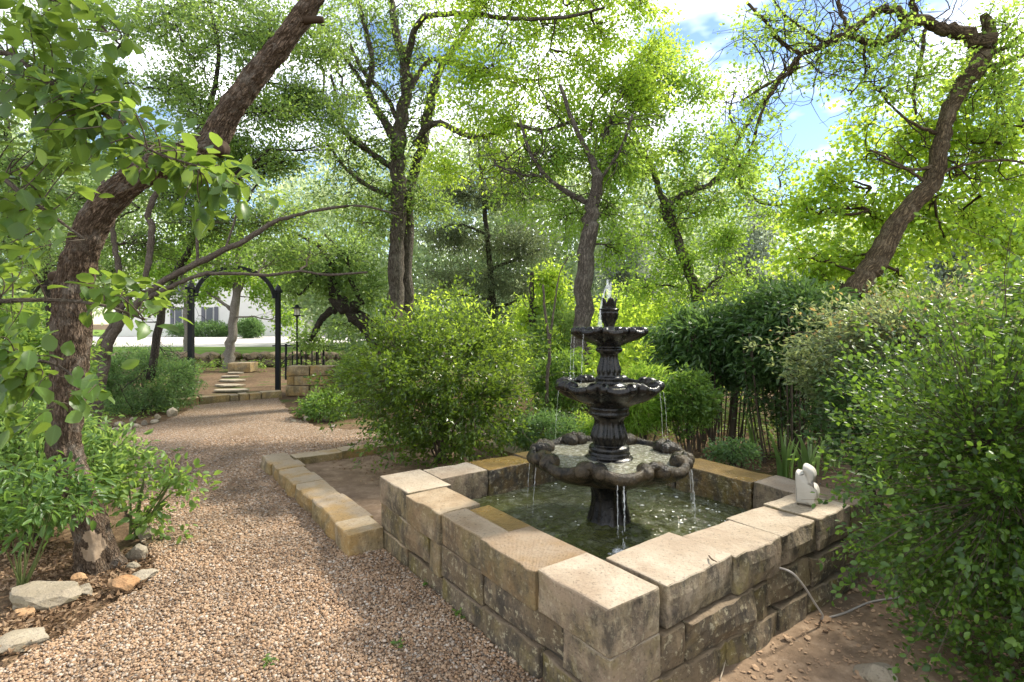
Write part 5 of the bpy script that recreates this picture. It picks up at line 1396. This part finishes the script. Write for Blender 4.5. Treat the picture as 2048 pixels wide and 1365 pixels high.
t = Tree("crooked_oak", "crooked brown oak arching over the right side of the sky", P(1640, 860, 7.2), BK_brown)
t.limb([(1660, 880, 54), (1664, 720, 49), (1688, 612, 47), (1712, 575, 43), (1752, 522, 41), (1788, 455, 38), (1832, 402, 35), (1866, 362, 34), (1880, 300, 30), (1890, 240, 28), (1920, 182, 30), (1958, 125, 33), (1978, 62, 25), (1966, 28, 12)], 7.2, "trunk", 18, 0.012, 0.05)
for r_ in ([(1972, 95, 34), (1935, 74, 27), (1885, 56, 24), (1835, 42, 21), (1792, 68, 17), (1752, 88, 14), (1690, 72, 11), (1635, 95, 10), (1600, 106, 9), (1560, 82, 8), (1528, 40, 7), (1492, 5, 5)],
           [(1825, 40, 17), (1762, 18, 15), (1712, 55, 13), (1655, 88, 11), (1605, 108, 9), (1572, 150, 7), (1530, 172, 6), (1480, 206, 5)], [(1835, 45, 13), (1820, -10, 11), (1800, -60, 9)],
           [(1600, 108, 8), (1588, 140, 8), (1560, 162, 7), (1528, 212, 7), (1512, 262, 6), (1500, 300, 5), (1478, 335, 5)], [(1850, 60, 8), (1842, 120, 7), (1828, 180, 6), (1832, 230, 4)], [(1735, 80, 7), (1728, 110, 6), (1730, 150, 4), (1700, 190, 3)],
           [(1885, 270, 9), (1830, 250, 6), (1780, 210, 4), (1760, 180, 3)], [(1975, 110, 12), (2010, 95, 9), (2060, 60, 7)], [(1880, 330, 9), (1820, 340, 6), (1760, 320, 4)], [(1860, 370, 8), (1800, 330, 5), (1740, 300, 4)], [(1965, 130, 10), (2000, 130, 8), (2060, 105, 6)],
           [(1875, 350, 8), (1930, 330, 6), (2000, 320, 5), (2060, 330, 4)], [(1700, 65, 8), (1680, 20, 7), (1672, -30, 5)], [(1655, 90, 6), (1610, 60, 5), (1570, 30, 4), (1540, -10, 3)]):
    t.limb(r_, 7.2, "branch", 9, 0.03)
t.twiggy(150, 1.3, 0.009, 5)
t.crown([(1560, 60, 110, 60, 32), (1680, 120, 100, 60, 28), (1780, 170, 90, 70, 32), (1500, 200, 70, 80, 24), (1860, 150, 70, 60, 28), (2000, 180, 70, 90, 60), (2010, 60, 60, 60, 30), (1760, 60, 90, 60, 30), (1480, 330, 70, 70, 36)], 7.2, LM_bright, 0.058, 0.036, 9, spread=0.09, cull=0.30, tmpl=T_LOBE, twigr=0.004, up=0.5)
t.crown(fill(1560, 2070, 250, 600, 46, 52, 26, 7, lambda x, y: y < 330 and x < 1680 or y > 520 and x > 1800) + fill(1900, 2070, 120, 300, 8, 50, 18, 8), 7.9, LM_yellow, 0.062, 0.055, 8, spread=0.13, cull=0.40, tmpl=T_LOBE, twigr=0.004, up=0.5, depth=0.9)

t = Tree("leaning_oak", "dark oak trunk leaning left beyond the arch railing", P(775, 720, 13), BK_dark)
t.limb([(800, 740, 40), (770, 698, 37), (735, 655, 35), (702, 624, 33), (675, 602, 30), (665, 565, 18), (660, 525, 14), (640, 495, 9), (600, 470, 6)], 13, "trunk", 12)
for r_ in ([(692, 612, 22), (662, 622, 15), (642, 640, 13), (632, 660, 12), (620, 682, 7)], [(725, 610, 10), (702, 560, 9), (690, 515, 7), (650, 470, 5)], [(660, 540, 7), (630, 560, 5), (600, 590, 4)]):
    t.limb(r_, 13)
t.crown([(620, 540, 80, 50, 120), (700, 520, 80, 60, 110), (640, 682, 60, 18, 45), (560, 580, 40, 30, 24), (690, 660, 40, 25, 24), (740, 580, 50, 60, 70), (680, 580, 40, 40, 30), (540, 510, 60, 40, 60)], 13.2, LM_dark, 0.09, 0.05, 10, spread=0.11, cull=0.42)

t = Tree("slim_tree", "slim straight grey trunk standing by the stone seat beyond the arch", G(458, 738), BK_pale)
t.limb([(456, 742, 22), (462, 690, 18), (468, 630, 17), (474, 560, 14), (478, 500, 10), (490, 440, 7)], 19, "trunk", 10)
for r_ in ([(468, 625, 8), (440, 602, 6), (408, 582, 4)], [(473, 602, 7), (488, 562, 5), (500, 530, 4)], [(472, 575, 6), (450, 560, 4), (430, 555, 3)]): t.limb(r_, 19)
t.crown([(430, 560, 45, 22, 40), (505, 550, 50, 30, 50), (405, 590, 30, 18, 20), (535, 590, 35, 25, 26), (470, 490, 70, 50, 80), (570, 545, 40, 40, 40), (585, 640, 25, 25, 16)], 19, LM_bright, 0.12, 0.07, 10, spread=0.14, cull=0.40)
t = Tree("pale_trunk_tree", "pale straight trunk just left of the arch's near post", G(376, 720), BK_pale)
t.limb([(378, 725, 16), (376, 660, 14), (372, 600, 13), (366, 540, 12), (372, 470, 9)], 22, "trunk", 9)
t.limb([(369, 560, 7), (345, 520, 5), (320, 480, 4)], 22)
t.crown([(350, 530, 50, 35, 70), (390, 490, 60, 50, 80), (300, 540, 50, 40, 60), (290, 610, 30, 25, 20)], 22, LM_bright, 0.13, 0.075, 10, spread=0.15, cull=0.38)
t = Tree("cedar_tree", "soft dark cedar with drooping sprays behind the central shrub", P(985, 760, 14), BK_dark)
t.limb([(988, 760, 18), (986, 650, 15), (982, 560, 13), (972, 450, 10), (962, 340, 7), (955, 260, 4)], 14, "trunk", 9)
for r_ in ([(980, 540, 7), (1030, 520, 6), (1080, 500, 4)], [(975, 470, 6), (920, 450, 5), (870, 460, 3)], [(968, 400, 6), (1010, 380, 4), (1060, 390, 3)], [(984, 600, 7), (930, 590, 5), (880, 600, 3)], [(986, 620, 6), (1040, 600, 5), (1070, 590, 3)]): t.limb(r_, 14)
t.crown([(930, 390, 80, 40, 110), (1010, 380, 70, 45, 90), (1040, 490, 80, 45, 120), (910, 480, 80, 40, 110), (960, 560, 80, 40, 110), (1050, 580, 60, 40, 80), (890, 560, 60, 40, 80), (970, 640, 70, 40, 90), (980, 300, 60, 50, 70)], 14, LM_cedar, 0.085, 0.022, 16, spread=0.12, cull=0.42, droop=0.6)
t = Tree("ivy_snag", "dark leaning dead trunk among yellow green leaves left of the fountain", P(1085, 800, 9.5), BK_dark)
t.limb([(1090, 790, 26), (1084, 740, 24), (1074, 690, 22), (1067, 650, 19), (1064, 600, 11), (1064, 545, 8)], 9.5, "trunk", 10)
t.crown([(1110, 610, 40, 40, 60), (1060, 640, 40, 40, 40), (1100, 560, 40, 30, 40)], 9.6, LM_yellow, 0.06, 0.035, 10, spread=0.07, cull=0.30)
t = Tree("sapling", "bare forked sapling stem left of the fountain bowls", P(1092, 830, 6.6), BK_smooth)
t.limb([(1092, 850, 8), (1093, 800, 7), (1096, 740, 7), (1099, 685, 6), (1090, 625, 5), (1086, 570, 4)], 6.6, "trunk", 8)
t.limb([(1099, 685, 5), (1106, 630, 4), (1112, 590, 3), (1120, 545, 2.5), (1134, 520, 2)], 6.6)
t.crown([(1135, 515, 20, 15, 3), (1092, 810, 18, 20, 5)], 6.6, LM_mid, 0.05, 0.028, 6, spread=0.04, cull=0)
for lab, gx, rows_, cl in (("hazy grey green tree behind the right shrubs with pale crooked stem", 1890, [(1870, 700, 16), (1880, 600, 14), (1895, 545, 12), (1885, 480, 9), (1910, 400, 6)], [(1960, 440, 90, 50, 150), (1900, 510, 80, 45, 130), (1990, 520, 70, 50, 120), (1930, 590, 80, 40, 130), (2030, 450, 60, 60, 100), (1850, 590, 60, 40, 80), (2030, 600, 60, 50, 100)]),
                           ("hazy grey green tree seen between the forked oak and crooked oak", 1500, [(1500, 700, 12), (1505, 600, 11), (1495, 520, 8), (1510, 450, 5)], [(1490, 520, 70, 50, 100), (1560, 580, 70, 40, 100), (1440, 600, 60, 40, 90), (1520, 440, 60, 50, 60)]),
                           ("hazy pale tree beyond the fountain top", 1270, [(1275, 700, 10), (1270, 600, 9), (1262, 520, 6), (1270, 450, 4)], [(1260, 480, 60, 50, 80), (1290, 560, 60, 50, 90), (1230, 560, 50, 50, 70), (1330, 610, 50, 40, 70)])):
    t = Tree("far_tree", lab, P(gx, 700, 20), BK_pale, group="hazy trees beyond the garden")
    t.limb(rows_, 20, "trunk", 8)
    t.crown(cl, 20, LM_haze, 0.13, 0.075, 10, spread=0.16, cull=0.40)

# ------------------------------------------------------------------ woodland far behind everything
def mass(name, label, rows, mat, L, W, m, spread, seed, stems=None):
    rng = np.random.default_rng(seed); ps, ds, ns = [], [], []
    for (x, y, rx, ry, n, z) in rows:
        c = P(x, y, z); rad = np.array((rx * z / F, 1.0 + 0.1 * z, ry * z / F))
        e = c + unit(rng.normal(size=(n, 3))) * rng.uniform(size=(n, 1)) ** 0.4 * rad
        e = e[fbm(e * 0.9, seed, 3) > 0.44]
        p = (e[:, None] + rng.normal(size=(len(e), m, 3)) * spread).reshape(-1, 3)
        p = p[p[:, 2] > 0.02]
        ps.append(p); ds.append(unit(rng.normal(size=p.shape) + np.array((0, 0, -0.2)))); ns.append(unit(rng.normal(size=p.shape) * 0.6 + np.array((0, 0, 0.8))))
    p, d, nr = map(np.concatenate, (ps, ds, ns)); sc = rng.uniform(0.6, 1.25, len(p))
    V, f = place_leaves(p, d, nr, L * sc, W * sc, T_DIA)
    return add(name, V, f, mat, kind="stuff", label=label)
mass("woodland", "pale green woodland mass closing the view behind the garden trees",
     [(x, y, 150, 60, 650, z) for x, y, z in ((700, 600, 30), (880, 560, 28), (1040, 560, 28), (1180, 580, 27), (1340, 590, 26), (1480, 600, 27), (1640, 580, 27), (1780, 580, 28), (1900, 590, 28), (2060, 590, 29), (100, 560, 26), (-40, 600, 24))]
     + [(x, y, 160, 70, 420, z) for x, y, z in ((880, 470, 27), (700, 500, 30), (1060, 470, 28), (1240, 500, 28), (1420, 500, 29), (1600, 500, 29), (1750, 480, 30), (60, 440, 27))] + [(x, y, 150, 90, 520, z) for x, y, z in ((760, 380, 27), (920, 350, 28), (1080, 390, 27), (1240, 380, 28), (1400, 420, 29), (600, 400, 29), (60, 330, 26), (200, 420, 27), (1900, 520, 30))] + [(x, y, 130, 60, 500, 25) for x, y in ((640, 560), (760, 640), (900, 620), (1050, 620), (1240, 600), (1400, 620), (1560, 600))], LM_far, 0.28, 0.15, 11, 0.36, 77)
mass("undergrowth", "sunlit yellow green undergrowth between the trunks behind the fountain",
     [(1090, 650, 60, 70, 160, 10.5), (1250, 640, 80, 60, 300, 10.5), (1330, 640, 70, 60, 260, 11), (1440, 630, 80, 50, 260, 11), (1560, 650, 90, 50, 260, 11), (1000, 690, 80, 60, 240, 11), (1250, 720, 90, 50, 260, 9), (1160, 740, 60, 40, 160, 8.5), (900, 640, 90, 50, 240, 12), (1680, 640, 70, 50, 160, 10), (1500, 740, 60, 50, 140, 9.5)], LM_yellow, 0.10, 0.055, 9, 0.13, 78)

# ------------------------------------------------------------------ shrubs
def shrub(name, label, c, rad, n, m, L, W, mat, seed, tmpl=T_DIA, base=None, n_ind=0, spread=0.02, inner=0.5, lump=0.5, lf=2.6, up=0.6, along=0.8, droop=0.0, t0=0.3, n_stems=9, twigr=0.003, stem_r=0.012, cat="shrub", group=None, zmin=0.03, cullf=0.36, stem_mat=None, cut=None, tip=None, foliage_name="foliage", shoots=0):
    rng = np.random.default_rng(seed); c = np.asarray(c, float); rad = np.asarray(rad, float)
    base = np.array((c[0], c[1], 0.0)) if base is None else np.asarray(base, float)
    o = thing(name, label, cat, base, group)
    u = unit(rng.normal(size=(n, 3)))
    k = 1 + (fbm(u * lf + seed * 3.1, seed, 3) - 0.5)[:, None] * 2 * lump
    e = c + u * (inner + (1 - inner) * rng.uniform(size=(n, 1)) ** 0.6) * k * rad
    if shoots:                                        # long stray shoots breaking the outline
        k_ = rng.choice(n, shoots, replace=False)
        e[k_] = c + u[k_] * rng.uniform(0.95, 1.22, (shoots, 1)) * k[k_] * rad + np.array((0, 0, 0.10)) * rng.uniform(0, 1.5, (shoots, 1)) * (u[k_][:, 2:3] > 0)
    ok = e[:, 2] > zmin
    if cullf > 0: ok &= fbm(e * 4.0 / max(rad.mean(), 0.3) + seed, seed + 3, 2) > cullf
    if cut is not None: ok &= cut(e)
    e = e[ok]; n = len(e)
    # main stems fan out from the foot
    ue = unit(rng.normal(size=(n_stems, 3)) + np.array((0, 0, 0.9))); se = c + ue * rad * 0.62
    se[:, 2] = np.maximum(se[:, 2], 0.1)
    sb = base + rng.normal(size=(n_stems, 3)) * np.array((0.05, 0.05, 0)) * rad.mean()
    stems = bez(sb, (sb + se) / 2 + np.array((0, 0, 0.12)) * rad[2] + rng.normal(size=se.shape) * 0.08 * rad, se, 10)
    a = Acc(); a.add(*tubes(stems, np.linspace(1, 0.4, 10)[None] * stem_r * rng.uniform(0.7, 1.2, (n_stems, 1)), 6))
    add("stems", *a.get(), stem_mat or M_stem, o, smooth=True, kind="stuff")
    allp = stems.reshape(-1, 3)
    dist = ((e[:, None] - allp[None]) ** 2).sum(-1) if n * len(allp) < 4e6 else None
    near = allp[np.argmin(dist, 1)] if dist is not None else np.concatenate([allp[np.argmin(((e[i:i + 2000, None] - allp[None]) ** 2).sum(-1), 1)] for i in range(0, n, 2000)])
    ln = np.linalg.norm(e - near, axis=1, keepdims=True)
    st = e - (e - near) * np.minimum(1, rng.uniform(0.16, 0.30, (n, 1)) * rad.mean() / np.maximum(ln, 1e-3) * 1.4)
    md = (st + e) / 2 + rng.normal(size=e.shape) * 0.10 * np.linalg.norm(e - st, axis=1, keepdims=True)
    cur = bez(st, md, e, 4)
    add("twigs", *tubes(cur[::2], np.linspace(1, 0.35, 4)[None] * np.full((len(cur[::2]), 1), twigr), 3), stem_mat or M_stem, o, smooth=True, kind="stuff")
    p, d, nr = leaves_on(cur, m, rng, spread, t0, up, along, droop)
    k2 = p[:, 2] > zmin * 0.6; p, d, nr = p[k2], d[k2], nr[k2]
    sc = rng.uniform(0.7, 1.2, len(p)); Ls, Ws = L * sc, W * sc * rng.uniform(0.85, 1.1, len(p))
    if tip is not None:
        tm, frac = tip; w_ = (p[:, 2] > c[2] + 0.25 * rad[2]) & (rng.uniform(size=len(p)) < frac)
        V, f = place_leaves(p[w_], d[w_], nr[w_], Ls[w_], Ws[w_], tmpl); add("young_leaves", V, f, tm, o, smooth=True, kind="stuff")
        p, d, nr, Ls, Ws = p[~w_], d[~w_], nr[~w_], Ls[~w_], Ws[~w_]
    if n_ind: split_leaves(o, p, d, nr, Ls, Ws, tmpl, mat, n_ind, foliage_name)
    else:
        V, f = place_leaves(p, d, nr, Ls, Ws, tmpl); add(foliage_name, V, f, mat, o, smooth=False, kind="stuff")
    return o

shrub("yaupon_shrub", "large twiggy rounded shrub in the square bed beside the pool", P(872, 775, 6.0), (0.98, 0.85, 0.88), 2300, 15, 0.052, 0.029, LM_yaupon, 3, base=P(880, 925, 6.1) * np.array((1, 1, 0)), spread=0.022, inner=0.38, lump=0.68, lf=3.0, shoots=420, n_stems=12, stem_r=0.014, cullf=0.42, zmin=0.10)
shrub("boxwood_shrub", "big glossy boxwood filling the right edge in front of the pool", (2.76, 2.30, 0.86), (1.38, 1.12, 1.20), 9500, 13, 0.028, 0.018, LM_box, 5, T_OVAL, base=(2.45, 2.4, 0), n_ind=300, spread=0.012, inner=0.35, lump=0.20, lf=3.2, twigr=0.002, shoots=260, n_stems=16, stem_r=0.013, cullf=0.28, along=1.0, zmin=0.06,
      cut=lambda e: (e[:, 1] > 0.75) & ((e[:, :2] - A) @ eu < -0.10 + 0.06 * np.maximum(0, e[:, 2] - 0.6)))
shrub("feathery_shrub", "soft blue green feathery shrub behind the left rock row", P(290, 770, 9.9), (1.02, 0.75, 0.74), 1600, 16, 0.06, 0.018, LM_bluegreen, 7, spread=0.035, lump=0.3, n_stems=10, droop=0.15, up=0.5)
shrub("weedy_shrub", "bright green leafy shrub beside the path right of the arch", P(655, 818, 9.2), (0.5, 0.45, 0.30), 500, 12, 0.06, 0.03, LM_nandina, 8, spread=0.04, lump=0.4)
shrub("weedy_shrub", "green leafy shrub hiding the foot of the block wall", P(715, 750, 11.5), (0.45, 0.5, 0.5), 420, 12, 0.07, 0.035, LM_mid, 9, spread=0.05, lump=0.4)
def dome(label, px, py, Z, rx, rz, n, seed, mat):
    c = P(px, py, Z); zt = c[2]
    o = shrub("nandina_shrub", label, (c[0], Z, zt), (rx, rx * 0.8, rz), n, 15, 0.10, 0.037, mat, seed, spread=0.055, inner=0.35, lump=0.5, droop=0.25, up=0.7, n_stems=4, zmin=0.2, cut=lambda e: e[:, 2] > 0.45)
    rng = np.random.default_rng(seed + 50); k = 46
    a_ = rng.uniform(0, 2 * np.pi, k); r_ = rng.uniform(0, 1, k) ** 0.5
    b = np.c_[c[0] + np.cos(a_) * r_ * rx * 0.55, Z + np.sin(a_) * r_ * rx * 0.5, np.zeros(k)]
    e = np.c_[c[0] + np.cos(a_) * r_ * rx * 0.8, Z + np.sin(a_) * r_ * rx * 0.7, np.full(k, zt + 0.1) + rng.normal(0, 0.1, k)]
    V, f = tubes(bez(b, (b + e) / 2 + rng.normal(size=b.shape) * 0.05, e, 8), np.full((k, 8), 0.009), 5)
    add("canes", V, f, M_stem, o, smooth=True, kind="stuff")
dome("dark nandina thicket on bare canes behind the iris leaves", 1590, 670, 6.4, 0.92, 0.58, 1700, 11, LM_deep)
dome("dark nandina clump just right of the fountain behind the small bush", 1425, 690, 7.0, 0.78, 0.5, 1200, 12, LM_deep)
shrub("low_filler", "dark leafy growth at the foot of the nandina canes", P(1600, 790, 6.3), (0.75, 0.5, 0.45), 620, 12, 0.06, 0.024, LM_deep, 13, spread=0.04)
shrub("silver_shrub", "silvery leaved shrub with rusty shoot tips behind the boxwood", P(1850, 715, 4.3), (1.10, 0.6, 0.62), 2100, 14, 0.048, 0.021, LM_silver, 14, spread=0.03, lump=0.4, lf=3, tip=(LM_rust, 0.10), shoots=120, up=0.8, inner=0.4, base=P(1840, 900, 4.4) * np.array((1, 1, 0)))
shrub("bright_bush", "small fresh green bush right of the fountain bowls", P(1378, 800, 5.9), (0.34, 0.28, 0.32), 420, 12, 0.055, 0.03, LM_nandina, 15, spread=0.03)
shrub("evergreen_bush", "dark evergreen bush behind the bare forked sapling", P(1115, 680, 9.2), (0.5, 0.45, 0.62), 650, 12, 0.06, 0.03, LM_dark, 16, spread=0.05, lump=0.35)
shrub("fresh_bush", "fresh green bush behind the fountain's left side", P(1120, 770, 7.0), (0.42, 0.35, 0.40), 480, 12, 0.055, 0.03, LM_nandina, 17, spread=0.04)
shrub("willowy_bush", "feathery pale green herb bush behind the fountain's middle bowl", P(1290, 800, 6.0), (0.38, 0.3, 0.36), 420, 12, 0.09, 0.012, LM_bright, 18, spread=0.03, lump=0.4)
shrub("grey_herb", "soft grey green herb mound left of the fountain by the pool", P(1085, 862, 5.95), (0.45, 0.32, 0.20), 520, 12, 0.045, 0.018, LM_bluegreen, 19, spread=0.03)
shrub("yellow_herb", "yellow green herb mound at the fountain's foot behind the pool", P(1190, 868, 6.1), (0.45, 0.3, 0.2), 420, 12, 0.05, 0.016, LM_bright, 20, spread=0.03)
shrub("gravel_herb", "small leafy herb beside the stone rim right of the fountain", P(1470, 905, 4.95), (0.22, 0.15, 0.10), 140, 10, 0.04, 0.02, LM_bluegreen, 21, spread=0.03)
shrub("hedge_shrub", "leafy shrub mass at the left edge behind the redbud leaves", P(5, 790, 4.8), (0.66, 0.7, 0.95), 1300, 13, 0.06, 0.032, LM_mid, 22, spread=0.04, lump=0.3)
shrub("nandina_plant", "bright nandina with pointed leaflets at the foot of the leaning trunk", P(50, 1000, 3.0), (0.36, 0.28, 0.21), 115, 9, 0.066, 0.024, LM_nand2, 23, T_OVAL, n_ind=300, spread=0.035, up=1.0, along=0.6, droop=0.15, stem_mat=M_greenstem, base=P(40, 1130, 3.25) * np.array((1, 1, 0)), zmin=0.12, stem_r=0.006)
shrub("filler_shrub", "dark green shrub between the silvery shrub and the iris leaves", P(1745, 830, 4.0), (0.42, 0.35, 0.42), 420, 12, 0.05, 0.024, LM_deep, 33, spread=0.03)
shrub("dark_understory", "dark leaves behind the bright nandina at the left edge", P(60, 930, 4.0), (0.75, 0.4, 0.5), 700, 12, 0.06, 0.032, LM_dark, 24, spread=0.04)
shrub("sprawling_weed", "sprawling leafy weed leaning over the gravel right of the trunk", P(310, 985, 3.95), (0.36, 0.28, 0.28), 80, 8, 0.055, 0.034, LM_mid, 25, T_OVAL, n_ind=250, spread=0.03, up=0.9, stem_mat=M_greenstem, base=P(265, 1080, 4.05) * np.array((1, 1, 0)), lump=0.6)
shrub("house_hedge", "clipped hedge under the white house windows", P(405, 663, 44), (3.0, 1.0, 0.75), 900, 12, 0.16, 0.09, LM_bluegreen, 26, spread=0.12, lump=0.12, zmin=LAWN_H, base=(P(405, 0, 44)[0], 44, LAWN_H), cat="hedge")
shrub("round_bush", "round clipped bush on the drive beside the white house", P(499, 657, 40), (0.95, 0.9, 0.75), 600, 12, 0.14, 0.08, LM_bluegreen, 27, spread=0.1, lump=0.12, zmin=LAWN_H, base=(P(499, 0, 40)[0], 40, LAWN_H))

# iris fans
def iris(label, px, py, n, h, seed, lean=0.35):
    g = G(px, py); rng = np.random.default_rng(seed)
    o = thing("iris_plant", label, "iris", g, "iris clumps behind the pool rim")
    for k in range(n):
        a_ = rng.uniform(0, 2 * np.pi); hh_ = h * rng.uniform(0.55, 1.1); w_ = rng.uniform(0.013, 0.02)
        dr = np.array((math.cos(a_), math.sin(a_) * 0.6, 0.0)); sd_ = np.array((-math.sin(a_ + 0.7), math.cos(a_ + 0.7), 0.0))
        t_ = np.linspace(0, 1, 9); ln = lean * rng.uniform(0.2, 1.0)
        c_ = g + dr * rng.uniform(0, 0.10) + dr * (ln * hh_ * t_ ** 2)[:, None] + np.array((0, 0, 1.0)) * (hh_ * (t_ - 0.28 * ln * t_ ** 3))[:, None]
        wd = w_ * np.clip(1.15 - t_ ** 3, 0, 1); wd[-1] = 0.001
        V = np.vstack([c_ - sd_ * wd[:, None], c_ + np.array((0.0, -0.003, 0)), c_ + sd_ * wd[:, None]])
        i = np.arange(8); q_ = np.concatenate([np.stack([i, i + 1, i + 10, i + 9], -1), np.stack([i + 9, i + 10, i + 19, i + 18], -1)])
        add("blade", V, q_, LM_iris, o, smooth=True)
iris("tall upright iris fan in front of the dark nandina canes", 1508, 912, 6, 0.62, 1, 0.18)
iris("iris clump directly behind the pool corner", 1570, 955, 18, 0.50, 2)
iris("leaning iris clump behind the white bird", 1618, 950, 16, 0.52, 3, 0.6)
iris("small iris tuft nearer the boxwood", 1660, 935, 8, 0.40, 4, 0.5)

# low ground cover and fallen leaves
def cover(name, label, poly_px, n, L, W, mat, seed, h=0.05, m=7, cull=0.45, flat=0.9):
    rng = np.random.default_rng(seed); pg = np.array([G(*q)[:2] for q in poly_px])
    lo, hi = pg.min(0), pg.max(0)
    c = rng.uniform(lo, hi, (n, 2)); c = c[inside(pg, c) & ~in_pool(c, 0.02)]
    c = c[fbm(np.c_[c * 1.6, np.zeros(len(c))], seed, 3) > cull]
    p = (np.c_[c, np.zeros(len(c))][:, None] + rng.normal(size=(len(c), m, 3)) * np.array((0.05, 0.05, 0)) + np.array((0, 0, 1)) * rng.uniform(0.008, h, (len(c), m, 1))).reshape(-1, 3)
    p = p[~in_pool(p, 0.0)]
    d = unit(rng.normal(size=p.shape) * np.array((1, 1, 0.35))); nr = unit(rng.normal(size=p.shape) * (1 - flat) * 3 + np.array((0, 0, 1.0)))
    sc = rng.uniform(0.6, 1.2, len(p))
    V, f = place_leaves(p, d, nr, L * sc, W * sc, T_DIA)
    return add(name, V, f, mat, kind="stuff", label=label)
LM_litter = leaf_mat("dry_leaf", [(0.10, 0.06, 0.035), (0.20, 0.125, 0.07), (0.34, 0.24, 0.15)], (0.3, 0.18, 0.08), 0.15, 0.7, 0.2)
cover("ground_cover", "low green plants covering the bed behind the pool", [(1040, 880), (1080, 800), (1320, 790), (1500, 830), (1640, 880), (1660, 960), (1480, 925), (1250, 880)], 2200, 0.045, 0.022, LM_nandina, 41, 0.14, 8, 0.42)
cover("ground_cover", "green weeds under the left trees behind the rock row", [(0, 1000), (0, 800), (200, 790), (380, 800), (350, 826), (180, 870), (120, 1000)], 1800, 0.06, 0.03, LM_mid, 42, 0.16, 8, 0.40)
cover("ground_cover", "green growth on the earth between the arch and the lawn", [(230, 800), (300, 722), (760, 722), (1100, 740), (1100, 800), (720, 830), (700, 780), (500, 742), (400, 750), (330, 800)], 5200, 0.10, 0.05, LM_mid, 43, 0.30, 8, 0.46)
cover("leaf_litter", "dry brown leaves littering the beds", [(0, 1320), (0, 1080), (160, 1090), (330, 1120), (300, 1165), (215, 1215), (100, 1290)], 1500, 0.035, 0.018, LM_litter, 44, 0.02, 6, 0.3, 0.75)
cover("leaf_litter", "dry brown leaves on the mulch behind the pool", [(1040, 885), (1250, 850), (1480, 830), (1700, 880), (1700, 1000), (1480, 930), (1250, 880)], 2600, 0.035, 0.02, LM_litter, 45, 0.02, 6, 0.3, 0.75)
cover("leaf_litter", "dry leaves and bark bits in the square bed", [(600, 895), (760, 990), (1060, 915), (900, 860)], 1100, 0.03, 0.015, LM_litter, 46, 0.045, 6, 0.3, 0.75)
M_grass_tuft = LM_bright
rng = np.random.default_rng(66)
weed_labels = ("tiny green weed at the foot of the left pool wall", "small weed sprig by the middle of the left pool wall", "weed seedling on the open gravel near the photo bottom", "weed sprig beside the low edging inside the bed", "tiny weed on the gravel below the leaning tree's weed", "green weed at the picture bottom in the gravel")
for lab, (px, py, s) in zip(weed_labels, ((858, 1175, 0.05), (920, 1240, 0.05), (795, 1300, 0.035), (715, 940, 0.07), (540, 1335, 0.035), (355, 905, 0.06))):
    g = G(px, py); p = g + rng.normal(size=(14, 3)) * np.array((s, s, 0.0)) * 0.5 + np.array((0, 0, 1.0)) * rng.uniform(0.02, 0.05, (14, 1))
    d = unit(rng.normal(size=(14, 3)) * np.array((1, 1, 0.4))); nr = unit(rng.normal(size=(14, 3)) * 0.4 + np.array((0, 0, 1)))
    o = thing("weed", lab, "weed", g, "weeds in the gravel")
    V, f = place_leaves(p, d, nr, np.full(14, s * 0.7), np.full(14, s * 0.35), T_OVAL); add("foliage", V, f, LM_nandina, o, smooth=True, kind="stuff")
    add("stems", *tubes(bez(np.repeat(g[None], 14, 0), (g + p) / 2, p, 4), np.full((14, 4), 0.0012), 3), M_greenstem, o, kind="stuff")
cover("fallen_leaves", "scattered dry leaves lying on the gravel path", [(120, 1340), (330, 1080), (300, 900), (450, 830), (560, 900), (900, 1350)], 260, 0.03, 0.016, LM_litter, 47, 0.035, 1, 0.45, 0.8)
